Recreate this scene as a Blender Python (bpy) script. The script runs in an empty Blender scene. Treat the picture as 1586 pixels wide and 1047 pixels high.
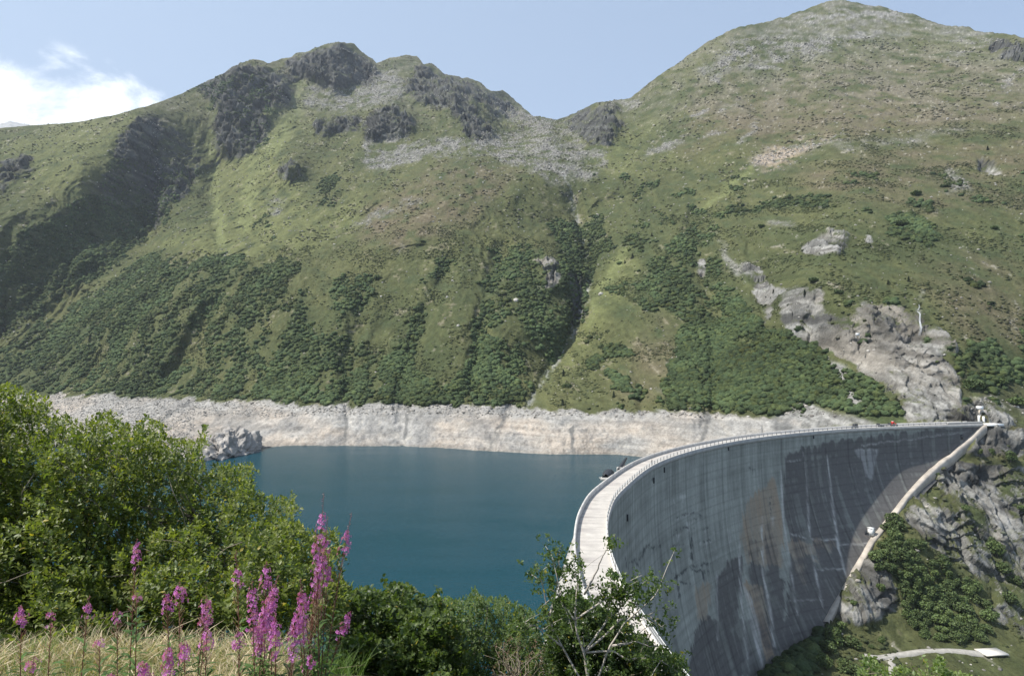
import bpy, math, random
import numpy as np
from mathutils import Vector

# ------------------------------------------------------------------ camera, world, sun, exposure
S = bpy.context.scene
COL = S.collection
CAMZ, F, CX, CY, Y0 = 28.5, 1080.0, 793.0, 523.5, 567.0
PITCH = math.atan((Y0 - CY) / F)
cam_d = bpy.data.cameras.new('camera')
cam_d.sensor_width = 36.0
cam_d.lens = 36.0 * F / 1586.0
cam_d.clip_start = 0.1
cam_d.clip_end = 30000
cam = bpy.data.objects.new('camera', cam_d)
COL.objects.link(cam)
cam.location = (0, 0, CAMZ)
cam.rotation_euler = (math.pi / 2 + PITCH, 0, 0)
S.camera = cam

SUN_EL, SUN_AZ = math.radians(55), math.radians(180 + 16)      # direction TOWARDS the sun, in the xy plane
sdir = Vector((math.cos(SUN_EL) * math.cos(SUN_AZ), math.cos(SUN_EL) * math.sin(SUN_AZ), math.sin(SUN_EL)))
W = bpy.data.worlds.new('World'); S.world = W; W.use_nodes = True
wn, wl = W.node_tree.nodes, W.node_tree.links
bg = wn['Background']; bg.inputs[1].default_value = 0.125
sky = wn.new('ShaderNodeTexSky'); sky.sky_type = 'NISHITA'; sky.sun_disc = False
sky.sun_elevation = SUN_EL
sky.sun_rotation = math.pi / 2 - SUN_AZ
sky.altitude = 2000; sky.air_density = 1.0; sky.dust_density = 3.5; sky.ozone_density = 1.0
# cumulus low over the left ridge: noise on the view direction, like a sky photograph
tc = wn.new('ShaderNodeTexCoord')
def wmath(op, a, b=None, clamp=False):
    n = wn.new('ShaderNodeMath'); n.operation = op; n.use_clamp = clamp
    for i, x in enumerate((a, b)):
        if x is None: continue
        if isinstance(x, (int, float)): n.inputs[i].default_value = x
        else: wl.new(x, n.inputs[i])
    return n.outputs[0]
sep = wn.new('ShaderNodeSeparateXYZ'); wl.new(tc.outputs['Generated'], sep.inputs[0])
az = wmath('ARCTAN2', sep.outputs[0], sep.outputs[1])             # 0 = +Y, negative = left
el = wmath('ARCSINE', sep.outputs[2])
cmb = wn.new('ShaderNodeCombineXYZ'); wl.new(az, cmb.inputs[0]); wl.new(wmath('MULTIPLY', el, 1.7), cmb.inputs[1])
n1 = wn.new('ShaderNodeTexNoise'); n1.inputs['Scale'].default_value = 9; n1.inputs['Detail'].default_value = 9
n1.inputs['Roughness'].default_value = 0.6; n1.inputs['Distortion'].default_value = 0.25
wl.new(cmb.outputs[0], n1.inputs['Vector'])
def blob(a0, e0, ra, re):
    da = wmath('DIVIDE', wmath('SUBTRACT', az, a0), ra); de = wmath('DIVIDE', wmath('SUBTRACT', el, e0), re)
    r2 = wmath('ADD', wmath('MULTIPLY', da, da), wmath('MULTIPLY', de, de))
    return wmath('SUBTRACT', 1.0, r2)
b1 = wmath('MAXIMUM', blob(-0.575, 0.304, 0.115, 0.058), blob(-0.69, 0.30, 0.11, 0.055))
b1 = wmath('MAXIMUM', b1, blob(-0.50, 0.290, 0.055, 0.032))
b1 = wmath('MAXIMUM', b1, -1.0)
m = wmath('ADD', wmath('MULTIPLY', b1, 0.55), wmath('MULTIPLY', wmath('SUBTRACT', n1.outputs[0], 0.5), 3.4))
cm = wn.new('ShaderNodeMapRange'); cm.interpolation_type = 'SMOOTHSTEP'
cm.inputs['From Min'].default_value = -0.15; cm.inputs['From Max'].default_value = 0.75
wl.new(m, cm.inputs['Value'])
gate = wn.new('ShaderNodeMapRange'); gate.interpolation_type = 'SMOOTHSTEP'
gate.inputs['From Min'].default_value = -0.75; gate.inputs['From Max'].default_value = 0.05
wl.new(b1, gate.inputs['Value'])
cloud = wmath('MULTIPLY', cm.outputs[0], gate.outputs[0], True)
veil = wn.new('ShaderNodeMixRGB'); veil.inputs[2].default_value = (2.95, 3.75, 4.85, 1)
vf_ = wn.new('ShaderNodeMapRange'); vf_.inputs['From Min'].default_value = -0.7; vf_.inputs['From Max'].default_value = 0.7; vf_.inputs['To Min'].default_value = 0.80; vf_.inputs['To Max'].default_value = 0.46
wl.new(az, vf_.inputs['Value']); wl.new(vf_.outputs[0], veil.inputs[0]); wl.new(sky.outputs[0], veil.inputs[1])
mixw = wn.new('ShaderNodeMixRGB'); mixw.inputs[2].default_value = (8.6, 8.9, 9.3, 1)
wl.new(cloud, mixw.inputs[0]); wl.new(veil.outputs[0], mixw.inputs[1]); wl.new(mixw.outputs[0], bg.inputs[0])

sun_d = bpy.data.lights.new('sun', 'SUN'); sun_d.energy = 5.0; sun_d.angle = math.radians(0.5)
sun_d.color = (1.0, 0.955, 0.88)
sun = bpy.data.objects.new('sun', sun_d); COL.objects.link(sun)
sun.rotation_euler = sdir.to_track_quat('Z', 'Y').to_euler(); sun.location = (-200, -50, 400)
S.view_settings.view_transform = 'Standard'; S.view_settings.look = 'None'
S.view_settings.gamma = 1; S.view_settings.exposure = 0.55
S.render.engine = 'CYCLES'
S.cycles.max_bounces = 5; S.cycles.transparent_max_bounces = 8
S.cycles.volume_bounces = 0

# ------------------------------------------------------------------ numpy helpers
rng = np.random.default_rng(7)
random.seed(7)
def hash2(ix, iy, seed):
    ix = ix.astype(np.int64).astype(np.uint32); iy = iy.astype(np.int64).astype(np.uint32)
    h = ix * np.uint32(374761393) + iy * np.uint32(668265263) + np.uint32((seed * 1442695041) & 0xffffffff)
    h = (h ^ (h >> np.uint32(13))) * np.uint32(1274126177)
    h = h ^ (h >> np.uint32(16))
    return (h & np.uint32(0xffffff)).astype(np.float64) / 0xffffff
def vnoise(x, y, seed=0):                       # value noise, -1..1
    x = np.asarray(x, float); y = np.asarray(y, float)
    x0 = np.floor(x); y0 = np.floor(y); fx = x - x0; fy = y - y0
    fx = fx * fx * fx * (fx * (fx * 6 - 15) + 10); fy = fy * fy * fy * (fy * (fy * 6 - 15) + 10)
    a = hash2(x0, y0, seed); b = hash2(x0 + 1, y0, seed); c = hash2(x0, y0 + 1, seed); d = hash2(x0 + 1, y0 + 1, seed)
    return ((a * (1 - fx) + b * fx) * (1 - fy) + (c * (1 - fx) + d * fx) * fy) * 2 - 1
def fbm(x, y, oct=5, seed=0, rough=0.5):
    s = 0; a = 1; t = 0
    for k in range(oct):
        c, sn = math.cos(k * 0.7), math.sin(k * 0.7)
        s = s + a * vnoise((x * c - y * sn) * 2 ** k, (x * sn + y * c) * 2 ** k, seed + k * 17); t += a; a *= rough
    return s / t * 1.5
def ridged(x, y, oct=5, seed=0, rough=0.55):
    s = 0; a = 1; t = 0
    for k in range(oct):
        c, sn = math.cos(k * 0.9), math.sin(k * 0.9)
        n = 1 - np.abs(vnoise((x * c - y * sn) * 2 ** k, (x * sn + y * c) * 2 ** k, seed + k * 31)) * 2
        s = s + a * n; t += a; a *= rough
    return s / t
def facets(x, y, seed):                          # broken rock: every cell of a jittered grid is its own tilted plane
    x0 = np.floor(x); y0 = np.floor(y); best = np.full(np.shape(x), 9.0); val = np.zeros(np.shape(x)); second = np.full(np.shape(x), 9.0)
    for i in (-1, 0, 1):
        for j in (-1, 0, 1):
            cx = x0 + i; cy = y0 + j; px = cx + hash2(cx, cy, seed); py = cy + hash2(cx, cy, seed + 1)
            d = np.hypot(x - px, y - py); k = d < best
            second = np.where(k, best, np.minimum(second, d)); best = np.where(k, d, best)
            v = hash2(cx, cy, seed + 2) - .5 + (hash2(cx, cy, seed + 3) - .5) * 1.6 * (x - px) + (hash2(cx, cy, seed + 4) - .35) * 1.4 * (y - py)
            val = np.where(k, v, val)
    return val, sst(second - best, .22, .0)
def sst(x, a, b):
    t = np.clip((x - a) / (b - a), 0, 1); return t * t * (3 - 2 * t)
def unproj(u, v, Y):                            # point of the place at forward distance Y seen along pixel u,v
    x = (u - CX) / F; y = -(v - CY) / F
    ct, st = math.cos(PITCH), math.sin(PITCH)
    dy = ct - y * st; dz = st + y * ct
    return x / dy * Y, Y, CAMZ + dz / dy * Y
def proj(X, Y, Z):
    ct, st = math.cos(PITCH), math.sin(PITCH)
    z = Z - CAMZ; d = Y * ct + z * st; up = -Y * st + z * ct
    return CX + F * X / d, CY - F * up / d
def inpoly(poly, x, y):
    r = np.zeros(np.shape(x), bool); n = len(poly); j = n - 1
    for i in range(n):
        xi, yi = poly[i]; xj, yj = poly[j]
        if yi != yj:
            c = ((yi > y) != (yj > y)) & (x < (xj - xi) * (y - yi) / (yj - yi) + xi)
            r ^= c
        j = i
    return r
# feature maps over the slope's own bearing/elevation coordinates, 3-unit cells
GU0, GV0, GD = -300.0, -60.0, 3.0
GW, GH = 760, 460
gu, gv = np.meshgrid(GU0 + GD * np.arange(GW), GV0 + GD * np.arange(GH))
def blur(a, r):
    r = max(1, int(r)); k = np.hanning(2 * r + 3)[1:-1]; k /= k.sum()
    a = np.apply_along_axis(lambda m: np.convolve(m, k, 'same'), 0, a)
    return np.apply_along_axis(lambda m: np.convolve(m, k, 'same'), 1, a)
def raster(polys, soft=3):
    m = np.zeros(gu.shape)
    for p in polys:
        w = 1.0
        if isinstance(p[0], (int, float)): w, p = p[0], p[1]
        m = np.maximum(m, inpoly(p, gu, gv) * w)
    return blur(m, soft) if soft else m
def strokes(lines, soft=1):                     # polylines with a half width per point
    m = np.zeros(gu.shape)
    for ln in lines:
        for (x0, y0, w0), (x1, y1, w1) in zip(ln[:-1], ln[1:]):
            dx, dy = x1 - x0, y1 - y0; t = np.clip(((gu - x0) * dx + (gv - y0) * dy) / (dx * dx + dy * dy), 0, 1)
            d = np.hypot(gu - x0 - t * dx, gv - y0 - t * dy)
            m = np.maximum(m, np.clip(1.5 - d / (w0 + (w1 - w0) * t), 0, 1))
    return blur(m, soft) if soft else m
def samp(m, u, v):
    x = np.clip((u - GU0) / GD, 0, GW - 1.001); y = np.clip((v - GV0) / GD, 0, GH - 1.001)
    x0 = x.astype(int); y0 = y.astype(int); fx = x - x0; fy = y - y0
    return (m[y0, x0] * (1 - fx) + m[y0, x0 + 1] * fx) * (1 - fy) + (m[y0 + 1, x0] * (1 - fx) + m[y0 + 1, x0 + 1] * fx) * fy

# ------------------------------------------------------------------ object helpers
def tag(o, label=None, cat=None, group=None, kind=None):
    if label: o['label'] = label
    if cat: o['category'] = cat
    if group: o['group'] = group
    if kind: o['kind'] = kind
    return o
def empty(name, loc=(0, 0, 0), rz=0, **k):
    o = bpy.data.objects.new(name, None); COL.objects.link(o); o.location = loc; o.rotation_euler = (0, 0, rz)
    o.empty_display_size = 0.5
    return tag(o, **k)
def mesh_obj(name, verts, faces, mat, parent=None, smooth=False, cols=None, attrs=None):
    """verts (n,3) array; faces: (m,k) int array or a list of such arrays"""
    me = bpy.data.meshes.new(name)
    verts = np.asarray(verts, np.float32)
    fl = faces if isinstance(faces, list) else [faces]
    fl = [np.asarray(f, np.int32) for f in fl if len(f)]
    me.vertices.add(len(verts)); me.vertices.foreach_set('co', verts.ravel())
    loops = np.concatenate([f.ravel() for f in fl])
    tot = np.concatenate([np.full(len(f), f.shape[1], np.int32) for f in fl])
    st = np.concatenate([[0], np.cumsum(tot)[:-1]]).astype(np.int32)
    me.loops.add(len(loops)); me.loops.foreach_set('vertex_index', loops)
    me.polygons.add(len(tot)); me.polygons.foreach_set('loop_start', st); me.polygons.foreach_set('loop_total', tot)
    if smooth: me.polygons.foreach_set('use_smooth', np.ones(len(tot), bool))
    me.update(calc_edges=True)
    if cols is not None:
        a = me.color_attributes.new('Col', 'FLOAT_COLOR', 'POINT')
        c = np.ones((len(verts), 4), np.float32); c[:, :3] = cols; a.data.foreach_set('color', c.ravel())
    for k, v in (attrs or {}).items():
        a = me.attributes.new(k, 'FLOAT', 'POINT'); a.data.foreach_set('value', np.asarray(v, np.float32).ravel())
    if mat: me.materials.append(mat)
    o = bpy.data.objects.new(name, me); COL.objects.link(o)
    if parent: o.parent = parent
    return o
def grid_faces(nr, nc, flip=False):
    i = np.arange(nr * nc).reshape(nr, nc)
    a, b, c, d = i[:-1, :-1].ravel(), i[:-1, 1:].ravel(), i[1:, 1:].ravel(), i[1:, :-1].ravel()
    return np.stack([a, d, c, b] if flip else [a, b, c, d], 1)
class MB:
    """collects boxes, bars and tubes into one mesh"""
    def __init__(s): s.v = []; s.q = []; s.t = []; s.n = 0; s.c = []
    def add(s, v, q=None, t=None, col=None):
        v = np.asarray(v, float).reshape(-1, 3)
        if q is not None and len(q): s.q.append(np.asarray(q) + s.n)
        if t is not None and len(t): s.t.append(np.asarray(t) + s.n)
        s.v.append(v); s.n += len(v)
        s.c.append(np.tile(np.asarray(col if col is not None else (1, 1, 1), float), (len(v), 1)) if np.ndim(col) < 2 else np.asarray(col))
    def box(s, c, d, rz=0, taper=1.0, col=None):
        x, y, z = d[0] / 2, d[1] / 2, d[2] / 2
        v = np.array([(i * x * (taper if k > 0 else 1), j * y * (taper if k > 0 else 1), k * z) for k in (-1, 1) for j in (-1, 1) for i in (-1, 1)])
        cr, sr = math.cos(rz), math.sin(rz)
        v = np.c_[v[:, 0] * cr - v[:, 1] * sr, v[:, 0] * sr + v[:, 1] * cr, v[:, 2]] + np.asarray(c)
        s.add(v, q=[(0, 2, 3, 1), (4, 5, 7, 6), (0, 1, 5, 4), (2, 6, 7, 3), (0, 4, 6, 2), (1, 3, 7, 5)], col=col)
    def tube(s, pts, rad, k=6, col=None):
        pts = np.asarray(pts, float); n = len(pts); rad = np.broadcast_to(rad, n)
        t = np.gradient(pts, axis=0); t /= np.linalg.norm(t, axis=1)[:, None] + 1e-9
        ref = np.array([0, 0, 1.0]) if abs(t[0, 2]) < 0.8 else np.array([1.0, 0, 0])
        a = np.cross(t, ref); a /= np.linalg.norm(a, axis=1)[:, None] + 1e-9; b = np.cross(t, a)
        ang = np.arange(k) * 2 * math.pi / k
        v = pts[:, None] + (a[:, None] * np.cos(ang)[None, :, None] + b[:, None] * np.sin(ang)[None, :, None]) * rad[:, None, None]
        q = []
        for i in range(n - 1):
            for j in range(k): q.append((i * k + j, i * k + (j + 1) % k, (i + 1) * k + (j + 1) % k, (i + 1) * k + j))
        cap = [[0 * k + j for j in range(k)][::-1], [(n - 1) * k + j for j in range(k)]]
        tr = []
        for cp in cap:
            for j in range(1, k - 1): tr.append((cp[0], cp[j], cp[j + 1]))
        s.add(v.reshape(-1, 3), q=q, t=tr, col=col)
    def build(s, name, mat, parent=None, smooth=False, usecol=False, off=None):
        v = np.concatenate(s.v)
        if off is not None: v = v - np.asarray(off)
        f = [np.concatenate(x) for x in (s.q, s.t) if x]
        return mesh_obj(name, v, f, mat, parent, smooth, cols=np.concatenate(s.c) if usecol else None)

# ------------------------------------------------------------------ materials
def mat_new(name):
    m = bpy.data.materials.new(name); m.use_nodes = True
    return m, m.node_tree.nodes, m.node_tree.links, m.node_tree.nodes['Principled BSDF']
def simple(name, col, rough=0.8, metal=0, spec=0.3, var=0.15, scale=3.0, bump=0.0, bscale=20.0):
    m, n, l, b = mat_new(name)
    b.inputs['Roughness'].default_value = rough; b.inputs['Metallic'].default_value = metal
    b.inputs['Specular IOR Level'].default_value = spec
    t = n.new('ShaderNodeTexCoord'); ns = n.new('ShaderNodeTexNoise'); ns.inputs['Scale'].default_value = scale; ns.inputs['Detail'].default_value = 6
    l.new(t.outputs['Object'], ns.inputs['Vector'])
    r = n.new('ShaderNodeValToRGB'); l.new(ns.outputs[0], r.inputs[0])
    r.color_ramp.elements[0].position = 0.3; r.color_ramp.elements[1].position = 0.7
    r.color_ramp.elements[0].color = (*[c * (1 - var) for c in col], 1); r.color_ramp.elements[1].color = (*[min(1, c * (1 + var)) for c in col], 1)
    l.new(r.outputs[0], b.inputs['Base Color'])
    if bump:
        n2 = n.new('ShaderNodeTexNoise'); n2.inputs['Scale'].default_value = bscale; n2.inputs['Detail'].default_value = 5
        l.new(t.outputs['Object'], n2.inputs['Vector'])
        bp = n.new('ShaderNodeBump'); bp.inputs['Strength'].default_value = bump; l.new(n2.outputs[0], bp.inputs['Height']); l.new(bp.outputs[0], b.inputs['Normal'])
    return m
def vcol_mat(name, scales=((0.35, 0.35), (1.6, 0.3)), bump=0.6, bscale=0.5, bdist=1.0, rough=0.95, sheen=0.0, lo=0.55, hi=1.5, attr='Col', spec=0.1):
    """vertex albedo times procedural mottling, with a noise bump"""
    m, n, l, b = mat_new(name)
    b.inputs['Roughness'].default_value = rough; b.inputs['Specular IOR Level'].default_value = spec
    at = n.new('ShaderNodeVertexColor'); at.layer_name = attr
    t = n.new('ShaderNodeTexCoord'); cur = at.outputs[0]
    for i, (sc, amt) in enumerate(scales):
        ns = n.new('ShaderNodeTexNoise'); ns.inputs['Scale'].default_value = sc; ns.inputs['Detail'].default_value = 5; ns.inputs['Roughness'].default_value = 0.65
        l.new(t.outputs['Object'], ns.inputs['Vector'])
        mr = n.new('ShaderNodeMapRange'); mr.inputs['From Min'].default_value = 0.3; mr.inputs['From Max'].default_value = 0.7
        mr.inputs['To Min'].default_value = 1 - amt; mr.inputs['To Max'].default_value = 1 + amt; l.new(ns.outputs[0], mr.inputs['Value'])
        mx = n.new('ShaderNodeVectorMath'); mx.operation = 'SCALE'; l.new(cur, mx.inputs[0]); l.new(mr.outputs[0], mx.inputs['Scale']); cur = mx.outputs[0]
    l.new(cur, b.inputs['Base Color'])
    n2 = n.new('ShaderNodeTexNoise'); n2.inputs['Scale'].default_value = bscale; n2.inputs['Detail'].default_value = 8; n2.inputs['Roughness'].default_value = 0.7
    l.new(t.outputs['Object'], n2.inputs['Vector'])
    bp = n.new('ShaderNodeBump'); bp.inputs['Strength'].default_value = bump; bp.inputs['Distance'].default_value = bdist
    l.new(n2.outputs[0], bp.inputs['Height']); l.new(bp.outputs[0], b.inputs['Normal'])
    return m
M_terrain = vcol_mat('alpine_ground', scales=((0.12, 0.18), (0.7, 0.25)), bump=0.9, bscale=0.35, bdist=1.6)

# ------------------------------------------------------------------ the mountain slopes
# the dam's crest line first: the right-hand slope has to meet it
def catmull(P, n):
    P = np.asarray(P, float); P = np.vstack([2 * P[0] - P[1], P, 2 * P[-1] - P[-2]]); out = []
    for i in range(1, len(P) - 2):
        t = np.linspace(0, 1, 40, endpoint=False)[:, None]
        out.append(0.5 * ((2 * P[i]) + (-P[i-1] + P[i+1]) * t + (2*P[i-1] - 5*P[i] + 4*P[i+1] - P[i+2]) * t**2 + (-P[i-1] + 3*P[i] - 3*P[i+1] + P[i+2]) * t**3))
    c_ = np.vstack(out + [P[-2:-1]]); s = np.r_[0, np.cumsum(np.hypot(*np.diff(c_, axis=0).T))]
    q = np.linspace(0, s[-1], n); return np.c_[np.interp(q, s, c_[:, 0]), np.interp(q, s, c_[:, 1])], q
CREST = [(24.5,22),(19.5,42),(15.6,60),(14.4,75),(13.9,87),(14.1,99.6),(15.4,116),(18.4,136),(24.9,161),(43.5,208),(71,249.5),(107.5,286.6),(154,317.5),(192,333.5),(233,346)]
CR, CS = catmull(CREST, 1000)
k_ = np.hanning(41); k_ /= k_.sum()
CR = np.c_[np.convolve(np.pad(CR[:, 0], 20, mode='reflect', reflect_type='odd'), k_, 'valid'), np.convolve(np.pad(CR[:, 1], 20, mode='reflect', reflect_type='odd'), k_, 'valid')]
CT = np.gradient(CR, axis=0); CT /= np.linalg.norm(CT, axis=1)[:, None]
CN = np.c_[CT[:, 1], -CT[:, 0]]                     # downstream normal
CLEN = CS[-1]
def cpos(s, off, z):                                # s metres along the crest, off downstream
    i = np.clip(np.asarray(s, float) / CLEN * 999, 0, 999)
    x = np.interp(i, np.arange(1000), CR[:, 0]) + off * np.interp(i, np.arange(1000), CN[:, 0])
    y = np.interp(i, np.arange(1000), CR[:, 1]) + off * np.interp(i, np.arange(1000), CN[:, 1])
    return x, y, z + 0 * x
def cang(s):
    i = int(min(999, max(0, s / CLEN * 999))); return math.atan2(CT[i, 1], CT[i, 0])
def s_at(u):                                        # arc length of the crest point seen at bearing u
    uu_, vv_ = proj(CR[:, 0], CR[:, 1], 0 * CR[:, 0]); j = 150 + np.argmin(np.abs(uu_[150:] - u)); return CS[j]
def off_dn(d, s):                                   # thickens towards the right abutment, shaped so the sun catches the lower face
    return 0.0026 * np.clip(d - 8, 0, None) ** 2 * (1 + 7.0 * np.clip((s - 250) / 180, 0, 1) ** 1.6) - 0.25
def off_up(d): return -4.75 - 13 * (1 - np.exp(-d / 32.0))

_S, _D = np.meshgrid(np.arange(0, CLEN, 0.5), np.arange(0, 136, 0.5)); _x, _y, _ = cpos(_S, off_dn(_D, _S), 0); _u, _v = proj(_x, _y, -_D)
def face_y(u, v): return float(_y.flat[np.argmin(np.where(_S > 150, (_u - u) ** 2 + (_v - v) ** 2, 1e9))])
CLINE = [(1535,657),(1500,680),(1470,707),(1425,745),(1385,793),(1345,844),(1320,889),(1300,924),(1277,969),(1240,999),(1205,1024),(1172,1051)]
CLY = [face_y(*p) for p in CLINE]
_ix = [int(np.argmin(np.where(_S > 150, (_u - p[0]) ** 2 + (_v - p[1]) ** 2, 1e9))) for p in CLINE]; CLS = _S.flat[_ix][::-1]; CLD = _D.flat[_ix][::-1]
def dmax(s, extra): return np.interp(s, np.r_[0, CLS[0] - 1, CLS], np.r_[136, 136, CLD + extra])
def yc(v): return float(np.interp(v, [p[1] for p in CLINE], CLY))
# control points: bearing u, elevation v (reference picture units) and forward distance in metres
CP = [
 # shore at full level
 (-250,606,860),(0,609,800),(80,612,748),(200,612,700),(300,619,660),(400,622,615),(530,627,570),(620,628,560),(700,628,550),(850,632,515),(950,637,487),(1060,641,452),(1200,650,410),(1300,657,380),(1400,656,362),(1500,648,350),
 # waterline (z=-29) and the lake bed
 (-250,650,640),(0,650,640),(0,716,425),(200,655,585),(100,650,620),(300,660,560),(300,714,430),(200,716,422),(390,694,494),(530,690,505),(620,690,505),(760,698,474),(960,703,456),(1060,706,425),(1180,712,385),
 (200,790,330),(500,760,440),(900,760,440),(1050,760,400),
 # near left slope
 (20,530,905),(120,480,930),(260,385,1010),(0,560,868),(200,500,810),(300,480,790),(370,400,900),(450,385,889),(450,500,720),(600,480,720),(600,380,860),(700,480,690),
 # ravine below the dark cliffs
 (-120,560,900),(0,525,935),(100,470,985),(230,370,1180),(320,260,1450),
 (-100,440,905),(0,400,985),(100,330,1100),(170,250,1245),(215,185,1385),(285,205,1500),
 (-200,330,1150),(0,290,1120),(60,240,1250),(120,250,1190),
 # left skyline
 (-250,210,1400),(0,196,1420),(100,187,1450),(240,150,1530),(380,95,1750),(440,92,1850),(525,65,1950),(590,98,2000),
 (330,330,1200),(380,340,1130),(350,240,1500),(370,170,1600),(450,260,1290),(460,180,1620),(470,330,1080),(540,300,1150),
 (520,130,1800),(510,200,1560),(600,210,1450),(600,160,1560),(570,120,1900),
 (640,90,2100),(700,120,2150),(760,140,2250),(800,170,2300),(860,187,2150),
 (660,150,1750),(740,190,1580),(765,215,1480),(700,170,1600),(790,185,2050),
 (560,260,1280),(640,240,1320),(700,230,1320),(620,300,1080),(700,270,1100),(800,265,1090),(850,275,1080),(850,230,1290),(850,205,1500),(870,192,1900),
 (920,190,1480),(930,165,1560),(960,160,1600),(940,235,1260),(950,280,1080),
 # centre flank and the stream gully
 (750,400,820),(860,400,850),(905,400,905),(960,380,870),(1020,330,930),(895,500,745),(850,560,650),(825,615,560),(870,500,700),(930,500,690),(780,540,630),(960,560,600),
 (880,330,1010),(800,330,960),(1000,460,700),(1100,420,720),(1100,540,560),(1060,330,900),
 # right mountain
 (1010,125,1500),(1060,95,1500),(1130,50,1520),(1200,35,1540),(1300,2,1580),(1420,22,1480),(1500,42,1360),(1586,55,1220),(1850,60,1000),
 (1060,200,1250),(1150,240,1020),(1240,225,960),(1300,215,900),(1400,210,880),(1500,198,860),(1586,185,850),(1850,180,760),
 (1200,130,1280),(1350,120,1200),(1500,120,1080),(1250,330,720),(1400,330,640),(1586,330,610),(1850,330,580),
 (1180,450,600),(1250,445,505),(1250,530,468),(1350,466,452),(1350,480,436),(1430,484,432),(1430,470,446),(1290,500,446),(1350,535,421),(1420,530,415),(1300,545,428),(1586,480,450),(1850,480,440),
 (1340,600,392),(1440,558,388),(1370,556,396),(1440,610,368),(1460,640,356),(1250,600,432),(1586,600,380),(1850,620,360),
 # right abutment and the valley below the dam
 *[(p[0] + 1, p[1] + 1, y) for p, y in zip(CLINE, CLY)],(1600,660,350),
 (1450,780,yc(780)-3),(1500,740,336),(1586,740,335),(1450,850,yc(850)-1),(1520,850,yc(850)+9),(1586,850,yc(850)+14),(1350,930,yc(930)-2),(1400,930,yc(930)+3),(1520,960,yc(960)+6),(1586,980,yc(975)+8),
 (1300,988,yc(988)-1),(1400,994,yc(994)+3),(1500,994,yc(994)+4),(1300,1047,yc(1050)-1),(1450,1047,yc(1050)-1),(1586,1047,yc(1050)+2),(1400,1150,206),(1586,1150,212),(1850,1000,290),(1850,1150,226),(1850,780,335),
 (1250,1047,yc(1050)-2),(1200,1150,206),
 (1300,800,338),(1250,760,352),(1200,850,335),(1150,950,315),(1100,1047,305),(1050,1150,300),(1250,950,312),(1200,1000,300),
]
cp = np.array(CP, float)
def tps(d2): return 0.5 * d2 * np.log(d2 + 1e-12)
_P = cp[:, :2] / 400.0; _n = len(cp)
_K = tps(((_P[:, None] - _P[None]) ** 2).sum(-1)) + np.eye(_n) * 2e-4
_A = np.zeros((_n + 3, _n + 3)); _A[:_n, :_n] = _K; _A[:_n, _n] = 1; _A[:_n, _n + 1:] = _P; _A[_n, :_n] = 1; _A[_n + 1:, :_n] = _P.T
_w = np.linalg.solve(_A, np.r_[np.log(cp[:, 2]), 0, 0, 0])
def depth0(u, v):
    u = np.asarray(u, float) / 400; v = np.asarray(v, float) / 400
    r = _w[_n] + _w[_n + 1] * u + _w[_n + 2] * v
    for i in range(_n): r = r + _w[i] * tps((u - _P[i, 0]) ** 2 + (v - _P[i, 1]) ** 2)
    return np.exp(r)
gdep = np.zeros(gu.shape)
gdep = depth0(gu, gv)

# ---- feature maps
ROCK_DARK = raster([
 [(440,98),(480,80),(525,64),(560,85),(592,112),(583,132),(520,135),(470,122),(445,130)],
 [(300,135),(345,105),(385,93),(450,118),(448,160),(410,168),(420,200),(385,240),(345,245),(328,205),(340,165)],
 [(180,215),(213,184),(240,180),(255,205),(245,260),(300,255),(318,258),(290,300),(255,330),(225,370),(235,300),(215,270),(180,240)],
 [(553,205),(575,175),(604,160),(640,182),(642,206),(600,214),(575,218)],
 [(618,150),(650,95),(670,105),(700,125),(735,165),(770,205),(760,215),(720,205),(700,175),(660,165),(640,150)],
 [(660,105),(720,120),(760,140),(790,160),(835,187),(800,182),(770,178),(720,150)],
 [(488,186),(556,178),(555,196),(510,208),(490,211)],
 [(715,180),(760,190),(766,214),(745,223),(718,208)],
 [(896,168),(950,160),(962,190),(945,225),(910,222),(868,190)],
 [(434,252),(460,244),(475,262),(450,270),(435,279)],
 [(0,250),(45,243),(55,255),(30,275),(0,300)],
 [(865,405),(905,420),(900,480),(885,520),(880,445)],
 [(1540,55),(1586,68),(1640,80),(1640,110),(1586,95),(1550,90),(1525,70)],
], 2)
ROCK_MIDL = [[(1265,498),(1300,490),(1350,470),(1400,476),(1430,488),(1434,528),(1390,540),(1268,540)],[(1464,640),(1500,622),(1527,620),(1518,658),(1460,658)]]
ROCK_MID = raster(ROCK_MIDL, 1)
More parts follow.
